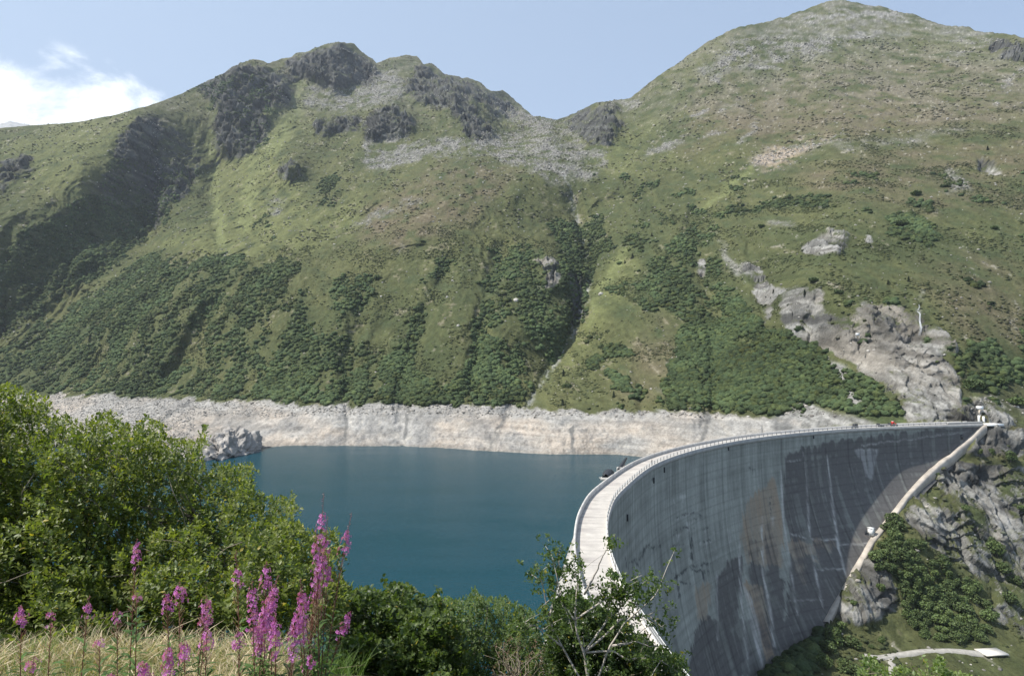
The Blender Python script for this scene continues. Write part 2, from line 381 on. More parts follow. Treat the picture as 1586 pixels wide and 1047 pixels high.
ROCK_LIGHT = raster(ROCK_MIDL + [
 [(828,402),(858,395),(868,415),(860,440),(842,447),(845,425)],
 [(1310,548),(1345,543),(1380,552),(1470,556),(1490,590),(1482,655),(1400,656),(1392,625),(1355,610),(1335,590)],
 [(1150,405),(1175,418),(1200,445),(1210,460),(1200,470),(1180,445),(1150,425)],[(1262,470),(1290,480),(1300,500),(1270,530),(1250,520)],[(1290,536),(1440,536),(1480,560),(1300,560)],[(1168,440),(1188,440),(1196,452),(1194,490),(1178,510),(1180,480),(1163,465)],
 [(1205,450),(1240,445),(1275,452),(1265,490),(1262,525),(1245,532),(1210,505)],
 [(1235,385),(1280,352),(1315,356),(1310,390),(1290,396),(1255,392)],
 [(1335,362),(1345,358),(1352,378),(1338,386)],
 [(1078,400),(1092,402),(1094,430),(1080,420)],
 [(1515,243),(1548,250),(1552,278),(1522,268)],
 [(1430,742),(1480,715),(1530,722),(1586,730),(1640,760),(1640,1000),(1586,992),(1548,965),(1530,905),(1480,872),(1450,850),(1400,800)],
 [(1262,975),(1300,910),(1340,845),(1352,840),(1365,870),(1385,900),(1400,950),(1335,968),(1290,962)],
 [(1432,500),(1462,510),(1485,548),(1440,540)],
 [(1518,660),(1586,665),(1586,712),(1500,702)],
 [(1525,620),(1560,640),(1586,655),(1540,665)],
], 2)
SCREE = raster([
 (0.75,[(565,220),(600,213),(650,222),(720,212),(705,235),(640,250),(600,262),(570,262)]),
 (0.8,[(575,118),(592,108),(625,125),(625,150),(590,165),(560,168),(480,165),(470,140),(540,140)]),
 (0.62,[(690,240),(760,205),(850,205),(880,225),(905,260),(930,275),(870,282),(780,250),(740,235)]),
 (0.95,[(770,160),(840,185),(862,187),(845,208),(800,192),(770,178)]),
 (0.6,[(860,205),(880,190),(900,225),(940,235),(935,260),(900,250)]),
 (0.65,[(1160,244),(1200,228),(1240,214),(1290,208),(1310,214),(1270,230),(1230,250),(1180,262)]),
 (0.4,[(1290,222),(1400,214),(1495,195),(1500,202),(1400,224),(1300,232)]),
 (0.36,[(1105,95),(1135,60),(1200,40),(1300,0),(1420,20),(1540,50),(1540,75),(1430,55),(1330,62),(1250,92),(1150,112)]),
 (0.95,[(1225,628),(1270,640),(1320,648),(1350,660),(1230,662),(1212,650)]),
 (0.5,[(1280,560),(1310,575),(1330,600),(1300,600)]),
 (0.8,[(415,304),(440,310),(436,332),(420,330)]),
 (0.5,[(940,150),(980,155),(1000,172),(950,170)]),
], 2)
SHR = raster([
 (0.93,[(0,545),(60,500),(130,468),(215,398),(370,395),(470,405),(482,450),(470,500),(560,530),(640,570),(700,600),(810,620),(840,634),(520,628),(200,614),(-260,610),(-260,560)]),
 (1.0,[(-260,420),(0,395),(50,350),(100,330),(150,290),(180,240),(230,260),(320,262),(230,372),(100,472),(0,527),(-260,580)]),
 (0.9,[(670,395),(700,400),(665,480),(640,540),(640,632),(560,632),(600,560),(640,480)]),
 (0.85,[(755,362),(800,372),(780,450),(790,540),(760,628),(690,628),(720,560),(740,470)]),
 (0.72,[(780,372),(870,385),(885,520),(825,618),(720,628),(760,520)]),
 (0.9,[(845,345),(935,345),(930,400),(905,480),(880,520),(870,440)]),
 (0.85,[(1000,420),(1080,330),(1105,360),(1130,440),(1180,500),(1180,560),(1180,642),(1050,636),(1000,628),(1040,560),(1060,500),(980,460)]),
 (1.0,[(1120,560),(1200,535),(1260,545),(1330,595),(1360,620),(1412,650),(1400,656),(1340,650),(1270,632),(1215,648),(1120,643)]),
 (0.85,[(1375,338),(1425,335),(1450,365),(1440,398),(1400,400),(1375,375)]),
 (0.9,[(500,282),(530,268),(512,322),(484,322)]),
 (0.7,[(395,335),(440,342),(425,378),(390,370)]),
 (0.8,[(1290,400),(1330,410),(1330,430),(1300,430)]),
 (0.6,[(1480,548),(1586,560),(1640,640),(1560,640),(1500,600)]),
 (0.7,[(300,120),(450,125),(400,230),(345,235)]),
 (0.5,[(930,590),(1000,560),(1010,636),(940,636)]),
 (0.5,[(500,430),(600,420),(560,500),(520,520)]),
 (0.75,[(1230,500),(1262,530),(1300,545),(1240,545),(1190,530)]),
 (1.0,[(1150,1080),(1200,1028),(1245,1000),(1278,968),(1292,975),(1264,1002),(1262,1080)]),
 (0.55,[(960,370),(1020,330),(1060,330),(1000,400)]),
], 3)
YEL = raster([
 (0.9,[(225,385),(330,340),(340,240),(420,160),(470,130),(480,200),(440,240),(480,330),(560,300),(560,340),(480,392),(380,398)]),
 (0.8,[(900,470),(960,390),(1000,400),(960,470),(900,550),(870,600),(840,630),(860,570)]),
 (0.7,[(0,250),(60,290),(110,310),(170,245),(220,180),(300,140),(230,160),(0,220)]),
 (0.6,[(1080,300),(1160,255),(1130,290),(1090,320)]),
 (0.7,[(915,240),(990,190),(1030,190),(980,240),(1060,250),(950,280)]),
], 6)
BROWN = raster([
 (0.9,[(700,250),(800,262),(760,330),(650,380),(560,380),(560,330)]),
 (0.9,[(1200,120),(1400,80),(1586,110),(1640,180),(1500,195),(1350,210),(1200,230),(1100,200)]),
 (0.8,[(1220,260),(1500,210),(1640,200),(1640,330),(1450,330),(1250,300)]),
 (0.7,[(1060,150),(1140,100),(1180,160),(1100,230),(1050,240)]),
 (0.7,[(1400,400),(1586,380),(1640,560),(1500,540),(1440,460)]),
 (0.8,[(1480,560),(1586,600),(1640,700),(1540,720),(1500,620)]),
 (0.6,[(1010,480),(1060,540),(1000,630),(940,620)]),
], 8)
LEDGE = strokes([
 [(540,350,2),(600,330,3),(650,305,2)],[(560,345,1),(590,335,2)],[(612,392,3),(622,378,2)],
 [(1090,110,5),(1150,80,6),(1220,62,4)],[(1180,110,3),(1230,80,6),(1300,62,5),(1360,55,4)],[(1240,35,4),(1300,20,5),(1390,25,5)],
 [(1130,90,8),(1110,120,5)],[(1470,85,3),(1500,88,4)],[(1540,160,3),(1570,120,4),(1586,110,3)],[(1170,195,2),(1140,225,3)],
 [(1190,345,3),(1225,352,5)],[(1460,262,3),(1500,290,5)],[(1470,290,4),(1500,292,3)],[(1020,600,2),(1030,610,2)],
 [(1040,610,2),(1035,560,2)],[(1150,410,5),(1185,440,6)],[(1110,360,4),(1130,400,5),(1150,430,4)],[(1330,480,2),(1340,470,2)],
 [(1000,240,4),(1060,215,5),(1120,205,3)],[(1090,170,5),(1060,190,4)],[(1120,170,6),(1140,165,5)],[(1500,640,4),(1530,615,4),(1586,640,4)],
 [(330,190,2),(335,165,2)],[(240,200,3),(244,280,2),(232,330,2)],
], 1)
STREAM = strokes([[(868,262,2),(885,300,2),(893,340,3),(905,380,3),(915,420,3),(905,470,4),(885,520,4),(862,560,3),(840,590,2),(818,626,3)],
                  [(1434,440,1),(1424,470,2),(1420,500,3)]], 1)
GULLY = strokes([[(885,300,4),(893,340,6),(908,380,9),(915,420,11),(905,470,11),(885,520,10),(860,560,8),(840,590,6),(820,626,5)],
                 [(700,400,10),(655,500,14),(625,600,12),(622,690,7)],[(560,470,12),(540,560,12),(534,690,6)],
                 [(780,380,10),(750,480,14),(730,600,10)],[(420,400,10),(330,480,14),(280,560,12),(240,610,8)],
                 [(300,400,8),(200,500,12),(130,600,10)],[(1080,330,10),(1090,420,14),(1110,520,14),(1105,640,10),(1080,690,6)],
                 [(1160,370,8),(1180,440,12),(1190,500,10)],[(790,632,6),(775,665,6),(755,697,6)],[(990,560,8),(1000,640,6)],
                 [(335,260,8),(325,300,10),(340,370,8)],[(243,190,5),(240,260,6),(228,360,6)],[(1270,460,8),(1255,500,10),(1262,540,8)]], 3)
BULGE = raster([
 [(440,98),(525,60),(592,112),(520,138)],[(330,120),(385,93),(450,118),(448,160),(410,200),(385,240),(340,240)],
 [(553,212),(604,158),(645,190),(642,206),(600,216)],[(630,150),(655,95),(700,125),(740,175),(770,205),(720,205)],
 [(716,182),(760,190),(766,216),(722,210)],[(896,168),(950,160),(962,190),(945,225),(905,222)],[(434,252),(460,242),(478,265),(440,279)],
 [(488,186),(556,178),(555,200),(490,211)],[(828,400),(868,393),(903,418),(890,450),(845,447)],[(1235,385),(1280,350),(1315,356),(1300,398)],
], 5)

RIDGE = np.array([(-300,212),(-200,205),(-100,200),(0,199),(60,194),(115,190),(180,178),(240,161),(290,141),(335,121),(372,97),(395,93),(415,98),(445,89),(480,78),(505,68),(525,65),(548,68),(560,80),(583,98),(600,92),(625,87),(645,88),(655,98),(668,98),(690,115),(720,120),(745,130),(760,140),(778,140),(800,160),(825,180),(862,185),(880,180),(905,168),(925,160),(955,157),(975,153),(1000,132),(1030,111),(1062,90),(1090,68),(1135,45),(1175,38),(1215,27),(1250,14),(1285,3),(1310,0),(1345,8),(1365,10),(1385,18),(1420,23),(1455,38),(1500,43),(1545,53),(1586,58),(1700,80),(1900,120)], float)

NR, NC = 640, 1500
uu = np.linspace(-280, 1880, NC)
vr = np.interp(uu, RIDGE[:, 0], RIDGE[:, 1]) + 1.6 * fbm(uu / 14, uu * 0, 4, 5) * np.interp(uu, [0, 300, 400, 850, 950, 1300, 1586], [0.4, 0.6, 1.4, 1.4, 1.2, 1.2, 1.8])
vb = np.interp(uu, [-280, 380, 1000, 1100, 1180, 1240, 1880], [720, 760, 760, 900, 1150, 1180, 1180])
tt = np.linspace(0, 1, NR)
Ug = np.broadcast_to(uu, (NR, NC)); Vg = vb[None] + (vr - vb)[None] * tt[:, None]
Yg = samp(gdep, Ug, Vg)
# keep each bearing monotone: a hillside, never folding over
e_ = 1.0 - 0.035 * samp(BULGE, Ug, Vg)
shade_w = sst(Vg, 700, 600)                          # relief grows away from the banks
hill = np.where(Ug > 1180, 1.0, sst(Vg, 640, 600))
X0 = (Ug - CX) / F * Yg
Yg = Yg * e_
Yg = Yg * (1 + 0.016 * samp(GULLY, Ug + 6 * fbm(Ug / 12, Vg / 20, 3, 14), Vg) * sst(Vg, 690, 620) + .006 * samp(GULLY, Ug + 3 * fbm(Ug / 9, Vg / 12, 2, 15), Vg))
# down-slope ribs and broken ground, in metres of world noise
rk = np.clip(samp(ROCK_DARK, Ug, Vg) + samp(ROCK_LIGHT, Ug, Vg), 0, 1)
rib = fbm(X0 / 60, Yg / 300, 4, 11) * 8.0 + ridged(X0 / 46 + 1.2 * fbm(X0 / 90, Yg / 90, 2, 12), Yg / 330, 4, 13) * 5.5
und = fbm(X0 / 120, Yg / 160, 4, 23) * 8.0
und2 = fbm(X0 / 22, Yg / 26, 5, 29, .6) * 3.6
up = np.clip((Yg - 250) / 550, 0.35, 1.35) * np.clip((Vg - vr[None]) / 45, 0.12, 1)
Yg = Yg - (rib + und + und2) * up * hill * np.where((Ug > 1230) & (Vg > 655), 0.2, 1)
Xg, _, Zg = unproj(Ug, Vg, Yg)
CLIFF = raster([(.75,[(-260,440),(0,400),(50,350),(100,330),(150,290),(180,235),(213,184),(250,190),(300,220),(322,262),(230,372),(100,472),(0,527),(-260,580)]),(.5,[(640,110),(770,140),(860,187),(790,215),(700,180)])], 3)
rk0 = rk
rk = np.maximum(rk, samp(CLIFF, Ug, Vg))
hs = (Zg + Yg * .25 + 9 * fbm(Xg / 28, Zg / 20, 4, 43)) / np.where(Yg < 620, 7.0, 17.0); fr_ = hs - np.floor(hs)
ledge_y = (fr_ - sst(fr_, .62, 1.0)) * np.where(Yg < 620, 4.5, 11.0) * np.clip(.4 + fbm(Xg / 15, Zg / 15, 3, 44), 0, 1)
crag = (ridged(Xg / 30, (Zg + Yg * .5) / 60, 5, 41) * 12 + ridged(Xg / 9, (Zg + Yg * .4) / 16, 4, 47) * 4.0) * np.clip(Yg / 1300, 0.42, 1.25)
ridge_fade = np.clip((Vg - vr[None]) / 14, 0.25, 1)
fs = np.where(Yg < 620, 1.0, 2.6); wx_ = Xg + 3 * fs * fbm(Xg / (9 * fs), Zg / (9 * fs), 3, 45); wz_ = Zg + Yg * .35 + .5 * Xg + 3 * fs * fbm(Xg / (9 * fs) + 9, Zg / (9 * fs), 3, 46)
f1, e1_ = facets(wx_ / (8 * fs), wz_ / (19 * fs), 301); f2, e2_ = facets(wx_ / (2.8 * fs), wz_ / (6.5 * fs), 311)
edge = np.clip(e1_ + .7 * e2_, 0, 1)
crag = crag * .55 + (f1 * 6.5 + f2 * 2.4 - .8 * edge) * fs * np.where(fs > 1, .85, .52)
Zg = Zg + crag * rk * ridge_fade * .7
Yg = Yg - (crag * 0.9 - ledge_y) * rk * ridge_fade
rough = samp(SCREE, Ug, Vg)
Zg = Zg + rough * fbm(Xg / 4, Yg / 4, 3, 51) * 1.2 * hill
bank_n = fbm(Xg / 9, Yg / 9, 5, 61) * 1.5
Zg = Zg + bank_n * (1 - hill) + 0.35 * fbm(Xg / 3, Yg / 3, 3, 63)
Xt, Yt, Zt = Xg, Yg, Zg

gx = np.stack([np.gradient(Xg, axis=1), np.gradient(Yg, axis=1), np.gradient(Zg, axis=1)], -1); gy = np.stack([np.gradient(Xg, axis=0), np.gradient(Yg, axis=0), np.gradient(Zg, axis=0)], -1)
nrm = np.cross(gx, gy); nrm /= np.linalg.norm(nrm, axis=-1, keepdims=True) + 1e-9; steep = 1 - np.abs(nrm[..., 2])
# ---- albedo of the ground
def mixc(c, col, w):
    return c * (1 - w[..., None]) + np.asarray(col, float) * w[..., None]
wu = Ug + fbm(Xg / 20, Zg / 20, 4, 71) * 9; wv = Vg + fbm(Xg / 20 + 50, Zg / 20, 4, 73) * 7
n_big = fbm(Xg / 90, (Zg) / 60, 4, 81); n_mid = fbm(Xg / 16, Zg / 14, 4, 83); n_fine = fbm(Xg / 3.5, Zg / 3, 3, 87)
streak = fbm(Xg / 7, Zg / 45, 4, 89)
g1, g2 = np.array((0.058, 0.070, 0.030)), np.array((0.098, 0.102, 0.044))
c = mixc(np.broadcast_to(g1, Ug.shape + (3,)), g2, np.clip(0.5 + 0.5 * n_big + 0.35 * streak, 0, 1))
c = mixc(c, (0.128, 0.138, 0.056), np.clip(samp(YEL, wu, wv) * (0.75 + 0.5 * n_mid), 0, 1))
c = mixc(c, (0.118, 0.100, 0.064), np.clip(samp(BROWN, wu, wv) * (0.62 + 0.6 * n_mid + 0.3 * n_big), 0, 1))
c = mixc(c, (0.17, 0.15, 0.10), np.clip((n_mid + n_fine * 0.6 - 0.75) * 1.5, 0, 0.6))
c = mixc(c, (0.050, 0.066, 0.032), np.clip((-n_mid - 0.35 + 0.3 * n_fine) * 1.1, 0, 0.6))
lit_chute = strokes([[(338,150,4),(330,215,5),(334,300,7),(345,385,9)],[(240,255,2),(234,310,3),(230,365,3)],[(385,235,5),(388,300,7),(380,350,8)],[(470,135,8),(440,200,10),(400,260,10)],[(905,500,4),(940,440,6),(975,385,6)],[(1085,325,3),(1130,290,5),(1170,262,5)]], 1)  # grassy chutes, their sunlit tone put into the ground colour
c = mixc(c, (0.150, 0.166, 0.070), np.clip(samp(lit_chute, wu, wv) * (.8 + .5 * n_mid), 0, .8))
shr = samp(SHR, wu, wv) * (1 - .8 * samp(lit_chute, wu, wv))
shn = fbm(Xg / 24, Zg / 60, 4, 91) * 0.75 + fbm(Xg / 9, Zg / 10, 3, 93) * 0.55
shd = np.clip((shr * 1.3 - 0.62 + shn) * 1.5, 0, 1) * sst(shr, 0.02, 0.3)
# stray bushes on the right-hand flank
stray = sst(n_mid * 0.6 + fbm(Xg / 30, Zg / 30, 3, 95) * 0.7, 0.42, 0.75) * (Ug > 900) * (Vg > 270) * (Vg < 640)
shd = np.maximum(shd, stray * 0.9)
c = mixc(c, (0.058, 0.080, 0.036), shd * 0.7)
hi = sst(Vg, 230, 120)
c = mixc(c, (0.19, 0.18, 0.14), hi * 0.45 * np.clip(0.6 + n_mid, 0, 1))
led = samp(LEDGE, wu, wv)
n_scr = fbm(Xg / 30, Zg / 12, 4, 97)
scr = np.clip((samp(SCREE, wu, wv) * 1.15 + 0.8 * led) * (0.62 + 0.9 * n_mid + 0.5 * n_fine + 0.8 * n_scr), 0, 1)
speck = sst(n_fine + 0.4 * n_mid, 0.92, 1.1) * np.clip(0.25 + sst(Vg, 330, 200) + (Ug > 1150) * 0.5, 0, 1)
c = mixc(c, (0.195, 0.19, 0.175), np.clip(scr, 0, 1) * .9); c = mixc(c, (0.34, 0.32, 0.285), speck * .45)
c = c * (1 + scr * fbm(Xg / 2.5, Zg / 2.2, 3, 98) * .5)[..., None]
c = mixc(c, (0.34, 0.27, 0.20), 0.6 * samp(raster([[(1160,244),(1240,214),(1300,208),(1250,235),(1190,265)]], 3), wu, wv) * (n_mid > -0.2))
rd = np.clip(samp(ROCK_DARK, wu, wv) * 1.5 - 0.55 + 0.55 * n_mid + 0.25 * n_fine + (steep - .45) * 1.6, 0, 1) * sst(samp(ROCK_DARK, wu, wv), .05, .4)
rd = np.maximum(rd, np.clip(samp(CLIFF, wu, wv) * .9 - .45 + (steep - .55) * 2.6 + .4 * n_mid, 0, 1) * sst(Vg, 420, 250))
crackn = sst(ridged(Xg / 7 + Zg / 15, Zg / 9 - Xg / 30, 4, 105), .52, .80)
strata = fbm(Xg / 12 + Zg / 6, Zg / 40 - Xg / 30, 5, 101)
c = mixc(c, (0.078, 0.079, 0.078), rd * 0.94)
c = c * (1 + rd * strata * 0.7)[..., None] * (1 - .5 * rd * np.clip(crackn + edge * .6, 0, 1))[..., None]
rl0 = samp(ROCK_LIGHT, wu, wv); rl = np.clip((rl0 * 1.5 - 0.62 + np.where(Vg > 690, .95, .80) * n_mid + 0.35 * n_fine + .05 * (Vg <= 690) + (steep - .50) * 1.5 - .22 * (Vg > 690)) * 1.6, 0, 1) * sst(rl0, .05, .4)
rlc = mixc(np.broadcast_to(np.array((0.265, 0.26, 0.243)), Ug.shape + (3,)), (0.085, 0.083, 0.078), np.clip(0.35 + 1.9 * strata, 0, 1))
rlc = mixc(rlc, (0.06, 0.06, 0.056), np.clip(crackn * .6 + edge * .55, 0, .85)) * (1 - .58 * samp(ROCK_MID, wu, wv))[..., None]
rlc = mixc(rlc, (0.29, 0.262, 0.22), np.clip(fbm(Xg / 18, Zg / 30, 3, 103), 0, 1) * 0.7)
c = c * (1 - rl)[..., None] + rlc * rl[..., None]
c = mixc(c, (0.30, 0.30, 0.285), samp(STREAM, Ug, Vg) * np.clip(0.15 + 1.3 * n_fine + .3 * n_mid, 0, .8))
tal = samp(raster([[(1215,634),(1240,628),(1275,640),(1320,648),(1362,662),(1205,664),(1200,648)],[(1278,560),(1300,566),(1322,592),(1300,596)],[(1300,600),(1325,618),(1350,640),(1318,628)]], 2), wu, wv)
c = mixc(c, (0.24, 0.235, 0.22), np.clip(tal * 1.4 * (1 + .5 * n_fine), 0, .95)); c = c * (1 + tal * fbm(Xg / 2, Zg / 1.6, 3, 99) * .5)[..., None]
shd = shd * (1 - .9 * np.clip(tal * 1.5, 0, 1)); scr = np.maximum(scr, tal)
# the drawn-down bank, by height above the water
vf = np.interp(Ug + 10 * n_mid, [-280, 0, 80, 200, 300, 400, 530, 700, 850, 950, 1060, 1200, 1240, 1260], [606, 609, 612, 612, 619, 622, 627, 628, 632, 637, 641, 649, 652, 9999])
jag = fbm(Xg / 14, Xg * 0, 4, 107) * 5 + n_fine * 2.5
bank = sst(Vg + jag, vf - 2, vf + 3)
bk = mixc(np.broadcast_to(np.array((0.36, 0.315, 0.265)), Ug.shape + (3,)), (0.30, 0.29, 0.27), np.clip(0.5 + fbm(Xg / 40, Zg / 12, 3, 109) + sst(Zg, -14, -4) * 0.5, 0, 1))
bk = mixc(bk, (0.18, 0.175, 0.165), np.clip((n_fine - 0.35) * 1.6, 0, 0.65))
bk = mixc(bk, (0.45, 0.42, 0.37), np.clip((-n_fine - 0.45) * 1.6, 0, 0.6))
bgul = strokes([[(543,628,2.5),(536,650,2),(533,692,2.5)],[(636,628,2),(628,655,1.5),(622,692,2.5)],[(793,632,4),(776,662,3),(752,700,5)],[(884,664,3),(889,702,2.5)],[(1095,645,5),(1088,668,3),(1080,690,2)],[(1205,640,14),(1215,670,14)],[(290,625,3),(250,650,3)]], 0)
bk = mixc(bk, (0.12, 0.12, 0.115), np.clip(samp(bgul, wu * .5 + Ug * .5, Vg) * (1.2 + 1.2 * n_fine), 0, 1) * 0.85)
bk = bk * (1 + .16 * fbm(Xg / 60, Zg / .9, 3, 111) + .10 * fbm(Xg / 25, Zg / 4, 3, 112))[..., None]
bk = mixc(bk, (0.20, 0.195, 0.185), np.clip(fbm(Xg / 22, Zg / 16, 4, 113) * 1.3 - .25, 0, .6))
bk = mixc(bk, (0.22, 0.20, 0.17), sst(Zg, -26.8, -28.9) * 0.55)
bank = bank * ((Vg < 715) | (Ug < 1120)) * (Ug < 1330)
bkm = bank
c = c * (1 - bkm)[..., None] + bk * bkm[..., None]
c = np.clip(c * (1 + 0.16 * n_fine[..., None] + 0.12 * fbm(Xg / 1.8, Zg / 1.6, 2, 88)[..., None]), 0.01, 0.8)

# the far side of the crest, falling away
nb = 24; kk = (np.arange(1, nb + 1) ** 1.6)[:, None] * 4.0
Xb = Xg[-1][None] * (1 + kk / Yg[-1][None]); Yb = Yg[-1][None] + kk; Zb = Zg[-1][None] - kk * 0.45 - 2
V3 = np.stack([np.concatenate([Xg, Xb]), np.concatenate([Yg, Yb]), np.concatenate([Zg, Zb])], -1).reshape(-1, 3)
C3 = np.concatenate([c, np.repeat(c[-1:], nb, 0)]).reshape(-1, 3)
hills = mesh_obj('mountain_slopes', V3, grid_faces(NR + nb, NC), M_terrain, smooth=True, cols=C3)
tag(hills, kind='structure')

# distant range at the left edge
fu = np.linspace(-500, 330, 220); fr = 194 + fbm(fu / 16, fu * 0, 4, 3) * 5 - sst(fu, 60, 0) * 2 + (fu - 60) * 0.01
rows = []
for k, (dv, yy) in enumerate(zip([60, 40, 20, 10, 4, 0, 0, 20], [4800, 5100, 5400, 5600, 5750, 5900, 6050, 6500])):
    y_ = yy + fbm(fu / 20, fu * 0 + k * .6, 4, 9) * 130
    rows.append(np.stack(unproj(fu, fr + dv, y_), -1))
rows = np.array(rows)
mesh_obj('distant_range', rows.reshape(-1, 3), grid_faces(len(rows), len(fu)), simple('far_rock', (0.27, 0.265, 0.25), var=0.35, scale=0.01, bump=0.5, bscale=0.02), smooth=False)
tag(bpy.data.objects['distant_range'], kind='structure')
# ------------------------------------------------------------------ the arch dam (crest level z = 0)
# fine feature map for marks on the downstream face, 1-unit cells
_sv = (GU0, GV0, GD, GW, GH, gu, gv)
GU0, GV0, GD, GW, GH = 860.0, 640.0, 1.0, 700, 460
gu, gv = np.meshgrid(GU0 + np.arange(GW), GV0 + np.arange(GH))
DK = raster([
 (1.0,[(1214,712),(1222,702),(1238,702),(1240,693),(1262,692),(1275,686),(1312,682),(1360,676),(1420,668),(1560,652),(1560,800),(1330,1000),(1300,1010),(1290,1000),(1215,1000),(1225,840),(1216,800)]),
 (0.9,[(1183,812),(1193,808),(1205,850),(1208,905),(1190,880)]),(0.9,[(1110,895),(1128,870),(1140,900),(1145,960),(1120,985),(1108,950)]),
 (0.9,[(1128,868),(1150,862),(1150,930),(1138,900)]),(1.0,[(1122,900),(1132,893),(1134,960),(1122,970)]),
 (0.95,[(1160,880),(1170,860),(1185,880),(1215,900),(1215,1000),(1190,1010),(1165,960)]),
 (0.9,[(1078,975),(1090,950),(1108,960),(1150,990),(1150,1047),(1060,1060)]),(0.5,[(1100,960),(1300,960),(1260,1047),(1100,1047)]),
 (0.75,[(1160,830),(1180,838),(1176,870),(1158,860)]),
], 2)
BRN = raster([(0.8,[(1155,780),(1200,740),(1212,800),(1212,880),(1160,870),(1148,830)]),(0.8,[(1252,842),(1300,838),(1300,848),(1252,856)]),
 (1.0,[(1220,838),(1290,836),(1292,850),(1275,852),(1262,846),(1255,858),(1222,860)]),(0.9,[(1255,862),(1272,860),(1268,868),(1256,868)]),
 (0.7,[(1080,910),(1100,900),(1095,960),(1080,960)]),(0.7,[(1215,835),(1245,850),(1250,905),(1238,900),(1228,870)]),
 (1.0,[(1150,905),(1180,905),(1200,1020),(1186,1025),(1170,960)]),(0.5,[(1320,828),(1360,830),(1350,840),(1320,838)])], 2)
LINES = strokes([[(1281,705,1.2),(1291,791,1.6),(1300,850,1.4),(1311,892,.8)],[(1244,700,.6),(1250,760,1.2),(1255,839,1.6),(1266,900,1.2),(1276,950,.9)],
 [(1211,728,.8),(1213,800,1.5),(1220,850,1.6),(1235,953,1.2)],[(1180,800,.8),(1182,880,1.8),(1192,940,2.5),(1200,1000,2)],[(1146,840,.7),(1146,900,1.5),(1153,980,1.8),(1160,1040,1.2)],
 [(1150,905,2),(1162,930,4),(1172,980,5),(1180,1030,3)],[(1110,860,.6),(1112,990,1)],[(1216,715,.8),(1240,713,.8)],
 [(1325,697,.7),(1360,696,.7)],
 [(1218,825,.8),(1262,836,.8),(1300,835,.7)],[(1300,843,.7),(1345,842,.6)],[(1335,690,.6),(1500,668,.4)],[(1262,882,.7),(1308,880,.7)],[(1222,930,.6),(1275,928,.6)],
 [(1128,822,.6),(1138,822,.6)],[(1131,823,1.4),(1131,845,.6)],[(1053,770,2.5),(1060,769,2.5)],[(1060,771,2.2),(1057,779,.5)],[(1042,772,.6),(1046,780,.5)],
 [(1047,804,1),(1070,795,1.2)],[(1060,811,1.5),(1072,808,1.5)],[(1066,811,2.6),(1067,822,.8)],[(1045,829,.8),(1056,826,.8)],[(1051,829,1.6),(1050,838,.5)],
 [(1088,821,.6),(1097,819,.6)],[(1092,821,1.2),(1093,827,.4)],[(1106,826,.8),(1111,825,.8)],[(1085,842,1.5),(1100,839,2)],[(1093,842,2.2),(1092,855,.5)],
 [(1048,905,.7),(1054,905,.7)],[(1051,905,1),(1050,925,.4)],[(1192,803,.6),(1200,801,.6)],[(1197,803,1),(1197,815,.4)]], 1)
CRACK = strokes([[(1040,804,.7),(1072,794,.8),(1092,800,.6)],[(1070,806,.7),(1080,802,.6),(1092,801,.5)],[(1046,820,.8),(1055,817,.8),(1075,818,.6)],[(1060,815,1),(1072,820,1.4),(1070,845,1.5),(1072,868,.8)],
 [(1042,830,.7),(1042,822,.7)],[(1086,820,.7),(1100,818,.6)],[(1086,838,.8),(1102,836,.8)],[(1040,846,.8),(1062,840,.8)],[(991,858,1),(1003,845,1.2),(1007,843,.8)],[(1008,850,1),(1024,842,1.3)],
 [(990,868,1),(999,852,1)],[(975,870,.8),(985,866,.8)],[(968,862,1.2),(972,880,1.2)],[(980,868,1),(992,880,1)],[(1070,880,1.5),(1080,875,2),(1097,872,1.6)],[(1072,884,1),(1097,884,1.6)],[(1088,885,1.5),(1090,900,1)],
 [(1040,885,1.5),(1048,895,1.8),(1062,880,1.4)],[(1044,890,1),(1046,900,1.2),(1068,903,.8)],[(1050,905,1),(1052,935,1)],[(1014,848,.8),(1020,844,.8)],[(1000,900,1.2),(1001,908,1.2)],[(1012,712,1),(1012,720,1)],
 [(962,725,.8),(960,735,.8)],[(1012,745,1),(1013,738,1)],[(1161,725,1),(1168,728,1),(1166,733,1)],[(1344,760,.6),(1350,762,.6)],[(1194,765,1.5),(1194,800,1)]], 1)
ss = np.arange(0, CLEN, 0.5); dd = np.r_[np.arange(0, 90, 0.5), np.arange(90, 136, 1.5)]
SG, DG = np.meshgrid(ss, dd); DG = np.minimum(DG, dmax(SG, 5.0))
xf, yf, _ = cpos(SG, off_dn(DG, SG), 0); zf = -DG
lift = np.abs(((DG / 3.0) % 1) - .5); joint = np.abs(((SG / 16.0 + 0.3) % 1) - .5)
pu, pv = proj(xf, yf, zf)
vis = (pu > 870) & (pv > 640) & (pv < 1098) & (SG > 60)
sx = lambda m: np.where(vis, samp(m, np.where(vis, pu, 900), np.where(vis, pv, 700)), 0)
jx = fbm(SG / 3, DG / 3, 3, 201) * 1.2
colstr = fbm(SG / 2.2, DG / 38, 4, 203); colstr2 = fbm(SG / 0.9, DG / 14, 3, 205); hor = fbm(SG / 30, DG / 1.6, 3, 207); mott = fbm(SG / 9, DG / 9, 4, 209)
fc = np.broadcast_to(np.array((0.270, 0.279, 0.250)), SG.shape + (3,)) * (1 + 0.20 * colstr + 0.12 * colstr2 + 0.10 * hor + .12 * mott)[..., None]
warp = lambda m, au=3, av=6: np.where(vis, samp(m, np.where(vis, pu + au * colstr2, 900), np.where(vis, pv + av * colstr, 700)), 0)
br = warp(BRN, 4, 8); low = sst(DG, 60, 100)
fc = mixc(fc, (0.30, 0.235, 0.17), np.clip(1.15 * br + 0.25 * low, 0, 1) * np.clip(0.75 + 0.4 * colstr, 0, 1))
